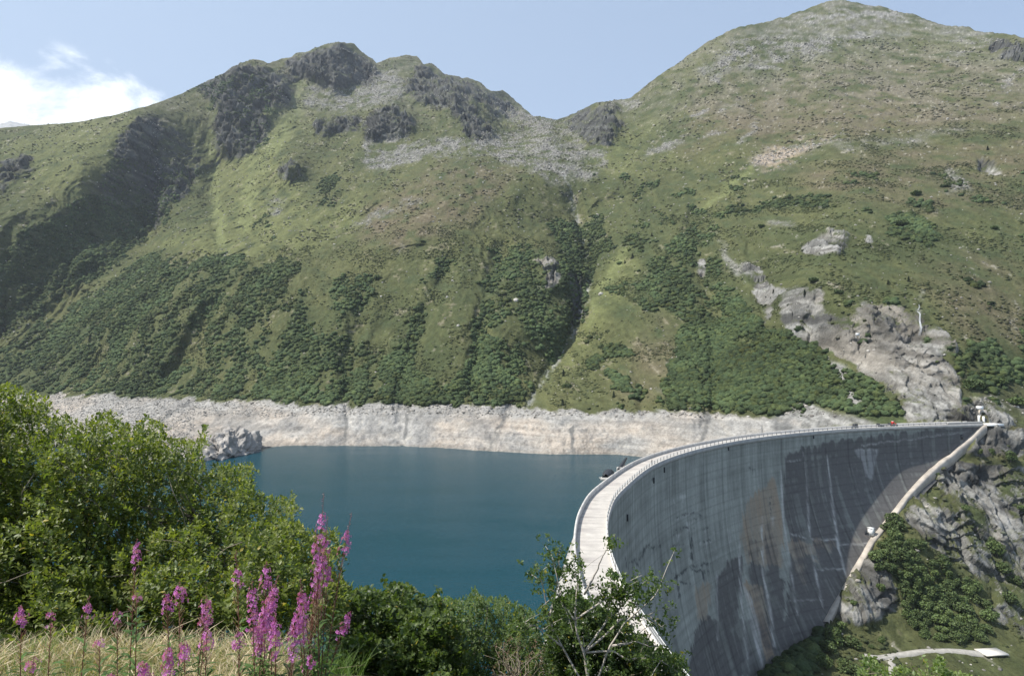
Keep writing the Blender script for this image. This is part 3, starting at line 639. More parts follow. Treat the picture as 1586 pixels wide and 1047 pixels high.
dk = warp(DK, 3, 4)
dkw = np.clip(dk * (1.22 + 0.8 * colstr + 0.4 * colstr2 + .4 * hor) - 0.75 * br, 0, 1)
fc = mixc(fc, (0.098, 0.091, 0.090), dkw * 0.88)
fc = mixc(fc, (0.50, 0.49, 0.46), np.clip(warp(LINES, 1.2, 1.5) * (0.55 + 0.6 * colstr2 + .3 * hor), 0, 0.85))
fc = mixc(fc, (0.36, 0.355, 0.345), np.clip(warp(raster([[(1325,697),(1361,696),(1357,712),(1352,742),(1342,738),(1338,716),(1329,706)]], 2), 2, 2) * (.45 + .8 * colstr2), 0, .6))
fc = mixc(fc, (0.07, 0.075, 0.075), np.clip(warp(CRACK, 3.0, 2.5) * (0.75 + 1.5 * fbm(SG / 1.3, DG / 1.1, 3, 219)), 0, 0.9))
fc = fc * (1 - 0.13 * (lift > 0.42) * (0.6 + .6 * (hor > 0)))[..., None] * (1 - 0.22 * (joint > 0.475))[..., None]
fc = mixc(fc, (0.33, 0.30, 0.27), sst(DG, 92, 118) * 0.5 * np.clip(.6 + mott, 0, 1))
GU0, GV0, GD, GW, GH, gu, gv = _sv

M_face = vcol_mat('dam_concrete', scales=((0.6, 0.10), (3.0, 0.08)), bump=0.25, bscale=1.5, bdist=0.15, rough=0.85)
M_conc = simple('pale_concrete', (0.66, 0.62, 0.56), rough=0.85, var=0.10, scale=0.35, bump=0.1, bscale=6)
M_concd = simple('grey_concrete', (0.36, 0.35, 0.33), rough=0.9, var=0.18, scale=0.5, bump=0.15, bscale=4)
M_concm = simple('weathered_concrete', (0.47, 0.45, 0.42), rough=0.9, var=0.2, scale=0.5, bump=0.15, bscale=4)
M_conctan = simple('footing_concrete', (0.40, 0.36, 0.31), rough=0.9, var=0.25, scale=0.3, bump=0.3, bscale=3)
M_steel = simple('galvanised_steel', (0.62, 0.62, 0.60), rough=0.5, var=0.05)
M_darkst = simple('dark_steel', (0.035, 0.037, 0.042), rough=0.5, var=0.2)
M_white = simple('white_paint', (0.78, 0.78, 0.76), rough=0.5, var=0.04)
M_red = simple('red_paint', (0.50, 0.03, 0.02), rough=0.4, var=0.1)
M_glass = simple('dark_glass', (0.02, 0.025, 0.03), rough=0.1, spec=0.5, var=0.1)
M_tyre = simple('tyre_rubber', (0.02, 0.02, 0.02), rough=0.9)

dam = empty('arch_dam', (233, 346, 0), label='tall curved concrete arch dam with pale crest road and dark stained downstream face', cat='dam')
def rel(o, par):                                    # keep world-built vertices when parenting to an Empty off the origin
    o.parent = par; o.matrix_parent_inverse = __import__('mathutils').Matrix.Translation(-Vector(par.location)); return o
V = np.stack([xf, yf, zf], -1).reshape(-1, 3)
rel(mesh_obj('downstream_face', V, grid_faces(len(dd), len(ss), True), M_face, smooth=True, cols=fc.reshape(-1, 3)), dam)
su = np.arange(0, CLEN, 1.0); du = np.r_[0.0, np.arange(1, 40, 1.0), np.arange(40, 136, 4)]
SU, DU = np.meshgrid(su, du); DU = np.minimum(DU, dmax(SU, 3.0)); xu, yu, _ = cpos(SU, off_up(DU), 0)
uc = mixc(np.broadcast_to(np.array((0.50, 0.475, 0.435)), SU.shape + (3,)), (0.34, 0.32, 0.30), np.clip(.3 + fbm(SU / 1.5, DU / 15, 4, 221), 0, 1))
rel(mesh_obj('upstream_face', np.stack([xu, yu, -DU], -1).reshape(-1, 3), grid_faces(len(du), len(su)), M_face, smooth=True, cols=uc.reshape(-1, 3)), dam)
def sweep(name, prof, s0, s1, mat, step=1.0, parent=dam, cols=None):     # profile (offset, z) closed loop swept along the crest
    s = np.arange(s0, s1 + 1e-6, step); pr = np.array(prof, float); k = len(pr)
    P = np.stack([np.stack(cpos(s, o_, z_), -1) for o_, z_ in pr], 1)
    n = len(s); idx = np.arange(n * k).reshape(n, k)
    a, b = idx[:-1], idx[1:]
    q = np.stack([a, np.roll(a, -1, 1), np.roll(b, -1, 1), b], -1).reshape(-1, 4)
    f = [q]
    f.append(np.array([idx[0][::-1], idx[-1]]))
    return rel(mesh_obj(name, P.reshape(-1, 3), f, mat), parent)
# deck: per-vertex colour for rain stains running off the parapet
sdk = np.arange(0, CLEN, 0.5); odk = np.linspace(-4.85, 0.35, 24); SD, OD = np.meshgrid(sdk, odk)
xd, yd, _ = cpos(SD, OD, 0)
st_ = np.clip(fbm(SD / 1.2, OD / 9, 4, 231) + 0.15, 0, 1) * sst(OD, 0.5, -4.6)
dc = mixc(np.broadcast_to(np.array((0.46, 0.43, 0.39)), SD.shape + (3,)), (0.30, 0.275, 0.26), np.clip(st_ * 1.1, 0, 0.75))
dc = dc * (1 + 0.05 * fbm(SD / 5, OD / 2, 3, 233))[..., None] * (1 - 0.18 * (np.abs((SD / 8) % 1 - .5) > 0.47))[..., None]
rel(mesh_obj('crest_roadway', np.stack([xd, yd, 0.02 + 0 * xd], -1).reshape(-1, 3), grid_faces(len(odk), len(sdk), True), M_face, cols=dc.reshape(-1, 3)), dam)
rel(sweep('crest_beam', [(-0.75, -0.02), (0.5, -0.02), (0.5, -1.0), (0.0, -1.5), (-0.75, -1.5)], 0, CLEN - 0.5, M_concd), dam)
sweep('upstream_parapet', [(-5.2, -0.6), (-5.2, 1.05), (-4.85, 1.05), (-4.85, -0.6)], 0, CLEN - 0.5, M_concm)
sweep('downstream_kerb', [(0.15, 0.024), (0.15, 0.30), (0.5, 0.30), (0.5, 0.024)], 0, CLEN - 0.5, M_conc)
s_end = s_at(1467)
sweep('solid_parapet', [(0.2, 0.302), (0.2, 1.25), (0.5, 1.25), (0.5, 0.302)], s_end, CLEN - 0.5, M_concd)
rl_ = MB()
for zz, rr in ((1.22, 0.045), (0.76, 0.025)):
    s = np.arange(20, s_end, 1.5); rl_.tube(np.stack(cpos(s, 0.33, zz), -1), rr, 4)
for s in np.arange(20, s_end, 0.30):
    x, y, z = cpos(s, 0.33, 0.76); rl_.box((x, y, z), (0.025, 0.025, 0.94))
rel(rl_.build('railing', M_steel), dam)
po = MB(); ks = np.arange(60, s_end, 3.4)
for s in ks[:100]:
    x, y, z = cpos(s, 0, 0); p1 = MB(); x, y, z = cpos(s, 0.33, 0.80); p1.box((x, y, z), (0.13, 0.13, 1.02), cang(s)); rel(p1.build('railing_post', M_darkst), dam)
for s in ks[100:]:
    x, y, z = cpos(s, 0.33, 0.80); po.box((x, y, z), (0.13, 0.13, 1.02), cang(s))
if po.n: o = rel(po.build('railing_posts', M_darkst), dam); o['kind'] = 'stuff'
# footing strip along the right-hand contact, following the ground
def face_hit(u, v):
    j = np.argmin(np.where(SG > 150, (pu - u) ** 2 + (pv - v) ** 2, 1e9)); return SG.flat[j], DG.flat[j]
CONTACT = [(1530,657),(1500,678),(1470,705),(1425,742),(1385,790),(1345,840),(1320,885),(1300,920),(1275,965)]
cs = np.array([face_hit(*p) for p in CONTACT]); tq = np.linspace(0, len(cs) - 1, 70)
cS = np.interp(tq, range(len(cs)), cs[:, 0]); cD = np.interp(tq, range(len(cs)), cs[:, 1])
foot = []
for o1, dz in ((-0.5, 0.4), (1.2, 0.45), (1.5, -.1), (1.6, -4), (-0.5, -4)):
    x, y, z = cpos(cS, off_dn(cD, cS) + o1, -cD + dz); foot.append(np.stack([x + (o1 > 0) * 0.8, y, z + 0.45 * fbm(tq * 2.2, tq * 0 + o1, 3, 4)], -1))
foot = np.stack(foot, 1); idx = np.arange(70 * 5).reshape(70, 5)
q = np.stack([idx[:-1], np.roll(idx, -1, 1)[:-1], np.roll(idx, -1, 1)[1:], idx[1:]], -1).reshape(-1, 4)
rel(mesh_obj('footing', foot.reshape(-1, 3), q, M_conctan), dam)
# gallery outlet on the face
def on_face(u, v, out=0.0):
    s, d = face_hit(u, v); x, y, z = cpos(s, off_dn(d, s) + out, -d); return float(x), float(y), float(z), cang(s)
x, y, z, a = on_face(1346, 823, 0.9)
gb = MB(); gb.box((x, y, z), (2.0, 1.9, 3.2), a); gb.box((x, y, z + 1.68), (2.5, 2.3, 0.16), a)
go_ = rel(gb.build('gallery_outlet', M_white), dam)
x2, y2, z2, _ = on_face(1341, 826, 0.15)
gd = MB(); gd.box((x2, y2, z2), (1.5, 0.3, 2.6), a); rel(gd.build('gallery_door', M_darkst), dam)
x2, y2, z2, a2 = on_face(1489, 677, 0.2)
gd = MB(); gd.box((x2, y2, z2), (1.2, 0.5, 2.2), a2); rel(gd.build('gallery_door', M_darkst), dam)
# small rungs and vents under the crest
for (u, v) in ((1012, 744), (1028, 727), (1128, 694), (962, 800), (1260, 676)):
    x2, y2, z2, a2 = on_face(u, v, 0.15); gd = MB(); gd.box((x2, y2, z2), (0.5, 0.4, 1.6), a2); rel(gd.build('face_vent', M_darkst), dam)

# ------------------------------------------------------------------ lake
px, py, _ = cpos(np.linspace(8, CLEN, 90), -9.0, 0)
poly = [(float(a_), float(b_)) for a_, b_ in zip(px, py)] + [(330, 420), (330, 700), (-1500, 1400), (-3500, 1400), (-3500, -600), (-200, -600), (-30, 0)]
me = bpy.data.meshes.new('lake_water'); me.from_pydata([(a_, b_, -29.0) for a_, b_ in poly], [], [list(range(len(poly)))[::-1]])
lake = bpy.data.objects.new('lake_water', me); COL.objects.link(lake); tag(lake, kind='structure')
m, n, l, b = mat_new('lake_water_mat')
b.inputs['Base Color'].default_value = (0.0015, 0.040, 0.060, 1); b.inputs['Roughness'].default_value = 0.22; b.inputs['IOR'].default_value = 1.33
b.inputs['Specular IOR Level'].default_value = 0.26
t = n.new('ShaderNodeTexCoord'); mp = n.new('ShaderNodeMapping'); mp.inputs['Scale'].default_value = (1.0, 2.2, 1); l.new(t.outputs['Object'], mp.inputs[0])
ns1 = n.new('ShaderNodeTexNoise'); ns1.inputs['Scale'].default_value = 0.8; ns1.inputs['Detail'].default_value = 4; l.new(mp.outputs[0], ns1.inputs['Vector'])
ns2 = n.new('ShaderNodeTexNoise'); ns2.inputs['Scale'].default_value = 0.02; ns2.inputs['Detail'].default_value = 4; l.new(mp.outputs[0], ns2.inputs['Vector'])
mr = n.new('ShaderNodeMapRange'); mr.inputs['From Min'].default_value = 0.35; mr.inputs['From Max'].default_value = 0.65; mr.inputs['To Min'].default_value = 0.25; mr.inputs['To Max'].default_value = 0.6
l.new(ns2.outputs[0], mr.inputs['Value'])
bp = n.new('ShaderNodeBump'); bp.inputs['Distance'].default_value = 0.5; l.new(mr.outputs[0], bp.inputs['Strength']); l.new(ns1.outputs[0], bp.inputs['Height']); l.new(bp.outputs[0], b.inputs['Normal'])
me.materials.append(m)

# ------------------------------------------------------------------ scattering helpers
def icos(sub):
    p = (1 + 5 ** .5) / 2
    v = [(-1,p,0),(1,p,0),(-1,-p,0),(1,-p,0),(0,-1,p),(0,1,p),(0,-1,-p),(0,1,-p),(p,0,-1),(p,0,1),(-p,0,-1),(-p,0,1)]
    v = [np.array(a_) / np.linalg.norm(a_) for a_ in v]
    f = [(0,11,5),(0,5,1),(0,1,7),(0,7,10),(0,10,11),(1,5,9),(5,11,4),(11,10,2),(10,7,6),(7,1,8),(3,9,4),(3,4,2),(3,2,6),(3,6,8),(3,8,9),(4,9,5),(2,4,11),(6,2,10),(8,6,7),(9,8,1)]
    for _ in range(sub):
        c_ = {}; nf = []
        def mid(a_, b_):
            k = (min(a_, b_), max(a_, b_))
            if k not in c_:
                mm = v[a_] + v[b_]; v.append(mm / np.linalg.norm(mm)); c_[k] = len(v) - 1
            return c_[k]
        for a_, b_, d_ in f:
            x_, y_, z_ = mid(a_, b_), mid(b_, d_), mid(d_, a_); nf += [(a_, x_, z_), (b_, y_, x_), (d_, z_, y_), (x_, y_, z_)]
        f = nf
    return np.array(v), np.array(f)
# area-weighted sampling of the terrain grid
def quad_area(X, Y, Z):
    A = np.stack([X, Y, Z], -1); e1 = A[:-1, 1:] - A[:-1, :-1]; e2 = A[1:, :-1] - A[:-1, :-1]
    return np.linalg.norm(np.cross(e1, e2), axis=-1)
QA = quad_area(Xt, Yt, Zt)
def sample_ground(wgt, n):
    p = (QA * wgt[:-1, :-1]).ravel(); cdf = np.cumsum(p); tot = cdf[-1]
    i = np.searchsorted(cdf, rng.random(n) * tot); r, c_ = np.divmod(i, NC - 1); a_, b_ = rng.random(n), rng.random(n)
    def L(G): return (G[r, c_] * (1 - a_) + G[r, c_ + 1] * a_) * (1 - b_) + (G[r + 1, c_] * (1 - a_) + G[r + 1, c_ + 1] * a_) * b_
    return np.stack([L(Xt), L(Yt), L(Zt)], -1), r, c_
def lumps(name, P, R, col, sub, mat, squash=0.75, jit=0.3, kind='stuff', label=None, cat=None, lean=None, smooth=False):
    bv, bf = icos(sub); n = len(P); k = len(bv)
    jr = 1 + jit * (rng.random((n, k)) * 2 - 1)
    ang = rng.random(n) * 6.28; ca, sa = np.cos(ang), np.sin(ang)
    B = bv[None] * jr[..., None]; sc = 1 + 0.35 * (rng.random((n, 2)) - .5)
    x = B[..., 0] * sc[:, :1]; y = B[..., 1] * sc[:, 1:]; z = B[..., 2] * squash
    Vv = np.stack([x * ca[:, None] - y * sa[:, None], x * sa[:, None] + y * ca[:, None], z], -1) * R[:, None, None] + P[:, None]
    Ff = (bf[None] + (np.arange(n) * k)[:, None, None]).reshape(-1, 3)
    cc = np.repeat(col, k, 0) * (1 + 0.25 * (rng.random((n * k, 1)) - .5))
    o = mesh_obj(name, Vv.reshape(-1, 3), Ff, mat, cols=cc, smooth=smooth)
    return tag(o, label, cat, kind=kind)
M_thick = vcol_mat('alder_thicket_leaves', scales=((0.8, 0.25), (3.0, 0.3)), bump=1.0, bscale=1.2, bdist=1.0, rough=0.8)
M_rubble = vcol_mat('rubble_rock', scales=((0.6, 0.2), (2.5, 0.2)), bump=0.6, bscale=2.0, bdist=0.3)
vis_ok = (Vg > 60) & (Vg < 1060) & (Ug > -60) & (Ug < 1640)
notdam = ~((Vg > 645) & (Ug < 1560) & (Ug > 300) & (Ug < np.interp(Vg, [657, 742, 840, 920, 965, 1047], [1535, 1432, 1352, 1306, 1280, 1175])))
wS = shd * np.where((rl0 > .35) & (Vg < 690), .04, 1) * vis_ok * (bank < 0.3) * np.where(rl > 0.4, 0.04, 1) * np.where(rd > 0.6, 0.25, 1) * notdam * np.where((Vg > 650) & (Ug > 1270), 0.12, 1)
def thicket(name, n, sel, sub, r0, r1, label):
    P, r_, c_ = sample_ground(wS * sel, n)
    R = (r0 + r1 * rng.random(n) ** 2.4)
    P[:, 2] += R * 0.3
    tone = fbm(P[:, 0] / 35, P[:, 1] / 35, 3, 411)[:, None]
    cs2 = np.array((0.050, 0.074, 0.034)) * (1 + 0.45 * tone + 0.5 * (rng.random((n, 1)) - .5)) + rng.random((n, 1)) ** 2 * np.array((0.035, 0.032, 0.004))
    lumps(name, P, R, cs2, sub, M_thick, 0.75, 0.38, 'stuff', label, 'scrub')
thicket('alder_thicket', 26000, (Yt < 640) * 1.0, 1, .5, 2.3, 'dense green alder scrub in strips above the bare bank')
thicket('high_scrub', 42000, (Yt >= 640) * 1.0, 0, .7, 2.6, 'dark alder scrub on the higher slopes and the shaded cliffs')
wT = np.clip(1.0 - bank * 3, 0, 1) * vis_ok * notdam * np.clip(.55 + .5 * n_mid + .4 * streak, .08, 1) * np.clip(1 - scr, .1, 1) * np.clip(.3 + 1.8 * fbm(Xg / 26, Zg / 20, 4, 96), .04, 1) * np.clip(1 - rl * 2, 0.03, 1) * np.clip(1 - rd, .3, 1) * (Ug > -60)
def tufts(name, n, sel, r0, r1, col, label):
    P, r_, c_ = sample_ground(wT * sel, n); R = r0 + r1 * rng.random(n) ** 2.5; P[:, 2] += R * .1
    base = c[r_, c_]; mixf = rng.random((n, 1)) * .6 + .1
    lumps(name, P, R, base * (1 - mixf) + np.asarray(col) * mixf, 0, M_thick, 0.55, 0.4, 'stuff', label, 'tussocks')
tufts('tussocks', 45000, (Yt < 900) * 1.0, .35, 1.3, (0.060, 0.078, 0.036), 'low tussocks and dwarf shrubs dotted over the grassy flanks')
tufts('high_tussocks', 20000, (Yt >= 900) * 1.0, .7, 2.0, (0.080, 0.084, 0.048), 'heather clumps dotted over the high meadows')
# loose rubble on the bank and the screes
wB = ((bank * (Vg < 715) * (Zt > -30) * 1.0 + 0.8 * scr * (bank < .3) + 0.02) * vis_ok * notdam)
NB = 26000
P, r_, c_ = sample_ground(wB * np.clip(500 / Yt, 0, 2) ** 1.2, NB)
R = 0.28 + 0.9 * rng.random(NB) ** 5 + 0.0004 * P[:, 1] + (P[:, 1] > 900) * 0.5
cb = np.array((0.33, 0.31, 0.28)) * (0.4 + 0.9 * rng.random((NB, 1)))
lumps('rubble', P, R, cb, 0, M_rubble, 0.7, 0.35, 'stuff', 'loose pale stones scattered over the bare bank and screes', 'stones')

# ------------------------------------------------------------------ a rock headland and single boulders
def ground_at(u, v):                                  # nearest terrain vertex to a bearing
    j = np.argmin(np.abs(uu - u)); i = np.argmin(np.abs(proj(Xt[:, j], Yt[:, j], Zt[:, j])[1] - v)); return np.array((Xt[i, j], Yt[i, j], Zt[i, j]))
def boulder(name, c0, dims, seed, mat, label, cat, group=None, sub=4, amp=0.3, col=(0.36, 0.34, 0.31)):
    bv, bf = icos(sub)
    nz = ridged(bv[:, 0] * 1.6 + bv[:, 2] * 1.3 + seed, bv[:, 1] * 1.6 - bv[:, 2] * .8 + seed * 3, 5, seed) * amp
    nz = nz + (facets(bv[:, 0] * 2.6 + bv[:, 1] * 1.2 + seed, bv[:, 2] * 2.6 + bv[:, 1], seed + 9)[0]) * amp * .5
    v = bv * (1 + nz)[:, None] * np.asarray(dims)
    cc = np.asarray(col)[None] * (0.75 + 0.5 * np.clip(0.5 + fbm(bv[:, 0] * 5 + seed, bv[:, 2] * 5 + bv[:, 1] * 3, 4, seed + 3), 0, 1))[:, None]
    o = mesh_obj(name, v, bf, mat, cols=cc); o.location = Vector([float(q_) for q_ in c0]); return tag(o, label, cat, group)
hx = unproj(350, 702, 455)
hb = boulder('rock_headland', (hx[0] - 1, hx[1] + 10, -30), (11.5, 30, 12.5), 5, M_rubble, 'craggy grey rock knoll at the waterline of the bare lake bank', 'rock', sub=5, amp=0.6, col=(.31, .29, .265))

# ------------------------------------------------------------------ leafy bushes and conifers one can tell apart
def leaf_crown(name, seed, lobes, nleaf, size, col, mat, colvar=0.35):
    """leaf-clump faces spread through and over a lumpy crown volume"""
    r = np.random.default_rng(seed); L = np.array(lobes, float)      # x,y,z,r
    w = L[:, 3] ** 2; k = r.choice(len(L), nleaf, p=w / w.sum())
    d = r.normal(size=(nleaf, 3)); d /= np.linalg.norm(d, axis=1)[:, None]
    rad = L[k, 3] * (0.72 + 0.34 * r.random(nleaf)); p = L[k, :3] + d * rad[:, None] * np.array((1, 1, .85))
    p[:, 2] = np.maximum(p[:, 2], 0.05)
    a_ = r.normal(size=(nleaf, 3)) + d * 0.8; a_ /= np.linalg.norm(a_, axis=1)[:, None]
    b_ = np.cross(a_, r.normal(size=(nleaf, 3))); b_ /= np.linalg.norm(b_, axis=1)[:, None]; n_ = np.cross(a_, b_)
    s_ = size * (0.6 + 0.8 * r.random(nleaf))[:, None]
    Vv = np.stack([p - b_ * s_, p - n_ * s_ * .6, p + b_ * s_, p + n_ * s_ * .7], 1).reshape(-1, 3)
    q_ = np.arange(nleaf * 4).reshape(-1, 4)
    cc = np.repeat(np.asarray(col)[None] * (1 + colvar * (r.random((nleaf, 1)) * 2 - 1)) + r.random((nleaf, 1)) * np.array((.02, .015, 0)), 4, 0)
    return Vv, q_, cc
M_leaf = vcol_mat('bush_leaves', scales=((1.5, 0.15),), bump=0.0, rough=0.6, spec=0.3)
M_bark = simple('grey_bark', (0.16, 0.14, 0.115), rough=0.9, var=0.3, scale=8)
protos = []
for k in range(4):
    r = np.random.default_rng(50 + k)
    lobes = [(0, 0, 1.8, 1.7)] + [(r.uniform(-1.7, 1.7), r.uniform(-1.5, 1.5), r.uniform(0.7, 2.6), r.uniform(0.7, 1.25)) for _ in range(7)]
    v, q_, cc = leaf_crown('crown', 60 + k, lobes, 1500, 0.26, (0.060, 0.092, 0.032) if k % 2 else (0.080, 0.120, 0.040), M_leaf)
    tr = MB()
    for j in range(4):
        a_ = j * 1.6 + k; tr.tube([(0.1 * math.cos(a_), 0.1 * math.sin(a_), -0.8), (0.5 * math.cos(a_), 0.5 * math.sin(a_), 1.0), (1.1 * math.cos(a_), 1.1 * math.sin(a_), 2.2)], [0.12, 0.08, 0.03], 5)
    protos.append((v, q_, cc, tr))
def dup(root, loc, rz, sc):
    r = root.copy(); COL.objects.link(r); r.location = loc; r.rotation_euler = (0, 0, rz); r.scale = sc
    for ch in root.children:
        c2 = ch.copy(); COL.objects.link(c2); c2.parent = r
    return r
proto_obj = {}
def place_bush(k, p, s, label, group, name='bush'):
    if k not in proto_obj:
        v, q_, cc, tr = protos[k]
        t_ = empty(name, p, random.uniform(0, 6.3)); t_.scale = s
        mesh_obj('crown', v, q_, M_leaf, t_, cols=cc); tr.build('stems', M_bark, t_)
        proto_obj[k] = t_
    else:
        t_ = dup(proto_obj[k], p, random.uniform(0, 6.3), s)
    return tag(t_, label, 'bush', group)
KPOLY = [(1385,800),(1415,835),(1450,865),(1495,880),(1530,925),(1545,985),(1500,992),(1445,990),(1405,960),(1392,905),(1375,885),(1345,870)]
pts = []
rr_ = random.Random(3); tries = 0
while len(pts) < 84 and tries < 6000:
    tries += 1
    u, v = rr_.uniform(1340, 1546), rr_.uniform(800, 992)
    if inpoly(KPOLY, np.array([u]), np.array([v]))[0] and all(math.hypot(u - a_, (v - b_) * 1.2) > 9.5 for a_, b_ in pts): pts.append((u, v))
def scl(s): return (s * rr_.uniform(.85, 1.2), s * rr_.uniform(.85, 1.2), s * rr_.uniform(.8, 1.15))
for (u, v) in pts:
    g = ground_at(u, v + 6)
    place_bush(rr_.randrange(4), g - np.array((0, 0, .5)), scl(rr_.uniform(0.95, 1.5)), 'green leafy bush crowded in the thicket on the rocky slope right of the dam foot', 'bushes crowded on the slope below the dam')
singles = [
 (1290, 992, 1.6, 'rounded dark bush at the foot of the dam wall beside the rock corner'), (1302, 975, 1.1, 'small bush on the ledge above the rounded bush at the dam foot'),
 (1318, 1000, 1.2, 'low spreading bush on the grass right of the dam foot'), (1283, 1010, 1.5, 'dense bush at the edge of the dam shadow'),
 (1365, 915, .9, 'lone small bush in the pale rocks left of the big thicket'), (1366, 992, .8, 'little round bush on the grass bank above the gravel track'),
 (1350, 1003, .5, 'tiny bush beside the start of the gravel track'), (1278, 1035, 1.4, 'bush by the bottom edge in front of the dam shadow'),
 (1312, 1040, 1.5, 'wide bush below the gravel track junction'), (1545, 860, 1.8, 'dark bush growing below the diagonal rock ledge on the right slope'),
 (1555, 885, 1.5, 'bush hanging under the diagonal ledge at the right edge'), (1535, 842, 1.2, 'small dark bush at the upper end of the diagonal ledge'),
 (1575, 902, 1.2, 'bush at the lower end of the diagonal ledge'), (1565, 935, 1.5, 'bush in rough grass at the right edge beside the thicket'),
 (1455, 705, 0.9, 'scrubby bush against the top of the dam footing'), (1515, 702, 0.8, 'small bush beside the pale footing near the crest end'),
 (1565, 712, 1.5, 'dark bush in the grass right of the dam crest end'), (1540, 705, 1.0, 'grey green bush on the grassy shoulder below the crest end'),
 (1452, 735, 0.6, 'tiny bush rooted at the rock edge beside the footing'), (1490, 790, 0.8, 'small bush in the middle of the striped cliff'),
 (1320, 935, .6, 'tiny bush on the bare rocks beside the footing'), (1585, 790, 1.1, 'bush on the broken rocks at the right edge'),
]
for u, v, s, lab in singles:
    g = ground_at(u, v); place_bush(rr_.randrange(4), g - np.array((0, 0, .4)), scl(s), lab, None)
def conifer(p, h, label):
    r = np.random.default_rng(int(p[0] * 7) % 9999); t_ = empty('spruce_tree', p)
    n = 700; zz = r.random(n) ** 0.8; rad = (1 - zz) * 0.30 * h * (0.5 + 0.5 * r.random(n)) + .05; a_ = r.random(n) * 6.28
    c0 = np.stack([rad * np.cos(a_), rad * np.sin(a_), 0.1 * h + zz * 0.9 * h - rad * 0.35], -1)
    d_ = np.stack([np.cos(a_), np.sin(a_), np.full(n, -.35)], -1); t2 = np.stack([-np.sin(a_), np.cos(a_), np.zeros(n)], -1); s_ = h * 0.06 * (0.6 + 0.8 * r.random((n, 1)))
    Vv = np.stack([c0 - t2 * s_ * .6, c0 + d_ * s_ * 1.6, c0 + t2 * s_ * .6, c0 - d_ * s_], 1).reshape(-1, 3)
    cc = np.repeat(np.array((0.026, 0.042, 0.02))[None] * (0.7 + 0.6 * r.random((n, 1))), 4, 0)
    mesh_obj('crown', Vv, np.arange(4 * n).reshape(-1, 4), M_leaf, t_, cols=cc)
    tr = MB(); tr.tube([(0, 0, -0.8), (0, 0, h * .9)], [h * .025, h * .005], 5); tr.build('trunk', M_bark, t_)
    return tag(t_, label, 'tree')
for u, v, h, lab in [(140,529,9,'lone dark spruce on the scrub slope above the left shore'),(873,583,6.5,'small dark spruce right of the stream gully near its foot'),
 (1530,233,5,'tiny conifer high on the right hillside meadow'),(980,400,6,'dark conifer on the ridge right of the stream gully'),(968,408,4.5,'smaller conifer just left of the one on the gully ridge'),
 (1010,366,5,'conifer higher up the spur right of the stream'),(1245,458,4.5,'dark little conifer on the rim of the pale gorge'),(1408,437,4,'conifer on the grass above the grey cliff'),
 (1515,557,5,'dark conifer right of the grey cliff'),(1545,560,4.5,'second conifer right of the grey cliff, nearer the edge'),(872,628,5,'shrubby conifer just above the bare bank at the stream mouth'),
 (1375,440,3.5,'stunted conifer left of the waterfall top'),(950,615,5,'round dark conifer low on the slope above the bank'),(1198,455,4,'conifer at the left lip of the pale gorge')]:
    g = ground_at(u, v); conifer(g - np.array((0, 0, .3)), h, lab)
for u, v, s, lab in [(1420,302,1.9,'oval dark bush alone on the upper right meadow'),(1395,350,2.2,'broad dark scrub clump on the right meadow'),(1465,290,1.5,'dark bush beside the white rocks high on the right'),
 (1540,355,1.3,'small bush near the right edge of the meadow'),(1180,352,1.5,'bush beside the small white outcrop'),(1260,437,1.5,'bush above the rim of the pale gorge'),
 (740,440,1.3,'dark bush at the head of the middle scrub strip'),(585,432,1.6,'lone flat bush on the green flank left of centre'),(655,375,1.1,'isolated small bush on the upper flank'),
 (880,600,1.4,'bush on the pale spur right of the stream'),(1038,600,1.6,'broad bush above the bank right of centre'),(1300,455,1.2,'bush on the turf above the grey cliff'),
 (1505,600,1.8,'large bush right of the pale quarry face'),(1550,595,1.5,'bush on the brown slope right of the quarry face'),(1575,625,1.6,'bush above the road at the right edge')]:
    g = ground_at(u, v); place_bush(rr_.randrange(4), g - np.array((0, 0, .5)), (s * 1.3, s * 1.3, s * .8), lab, None)
for k, (u, v, d_, lab) in enumerate([(800,466,3.0,'upright white boulder on the green flank left of the gully'),(710,505,1.8,'pale boulder in the scrub strip left of centre'),
 (693,461,1.6,'pale boulder at the upper end of the scrub strip'),(590,460,1.4,'small white boulder on the left flank'),(1108,563,1.6,'white boulder in the scrub above the dam crest'),
 (682,276,2.6,'large pale boulder on the shoulder below the screes'),(1118,612,1.6,'white boulder just above the scrub by the bank'),(1345,543,1.3,'pale slab at the foot of the grey cliff'),
 (930,457,3.2,'tilted pale slab on the spur right of the gully'),(1063,605,1.8,'pale boulder low in the scrub'),(713,303,1.6,'white boulder on the grassy centre slope')]):
    g = ground_at(u, v); boulder('boulder', g, (d_ * .8, d_ * .7, d_ * .75), 20 + k, M_rubble, lab, 'boulder', sub=2, amp=0.45, col=(0.40, 0.38, 0.345))

# ------------------------------------------------------------------ waterfall, cliff notice, track and slab, crest furniture
wf = MB(); line = np.array([ground_at(u_, v_) for u_, v_ in zip(np.linspace(1420, 1424, 12), np.linspace(472, 522, 12))]); line[:, 1] = np.minimum.accumulate(line[:, 1]) - .9
line[:, 1] = np.convolve(np.pad(line[:, 1], 1, mode='edge'), (.25, .5, .25), 'valid') - .3
for k in range(16):
    r = random.Random(k); x0 = r.uniform(-.25, .25); i0 = 0 if k < 5 else r.randrange(0, 6); i1 = r.randrange(i0 + 4, 12) + 1; sg = line[i0:i1].copy(); q_ = np.arange(i0, i1)
    sg[:, 0] += x0 * (1 + q_ * .28) + np.array([r.uniform(-.06, .06) for _ in q_]); wf.tube(sg, np.linspace(.03, .065, len(sg)), 4)
tag(wf.build('waterfall', simple('falling_water', (0.55, 0.57, 0.58), rough=0.4, var=.1)), 'thin white waterfall dropping over the right end of the grey cliff', 'waterfall')
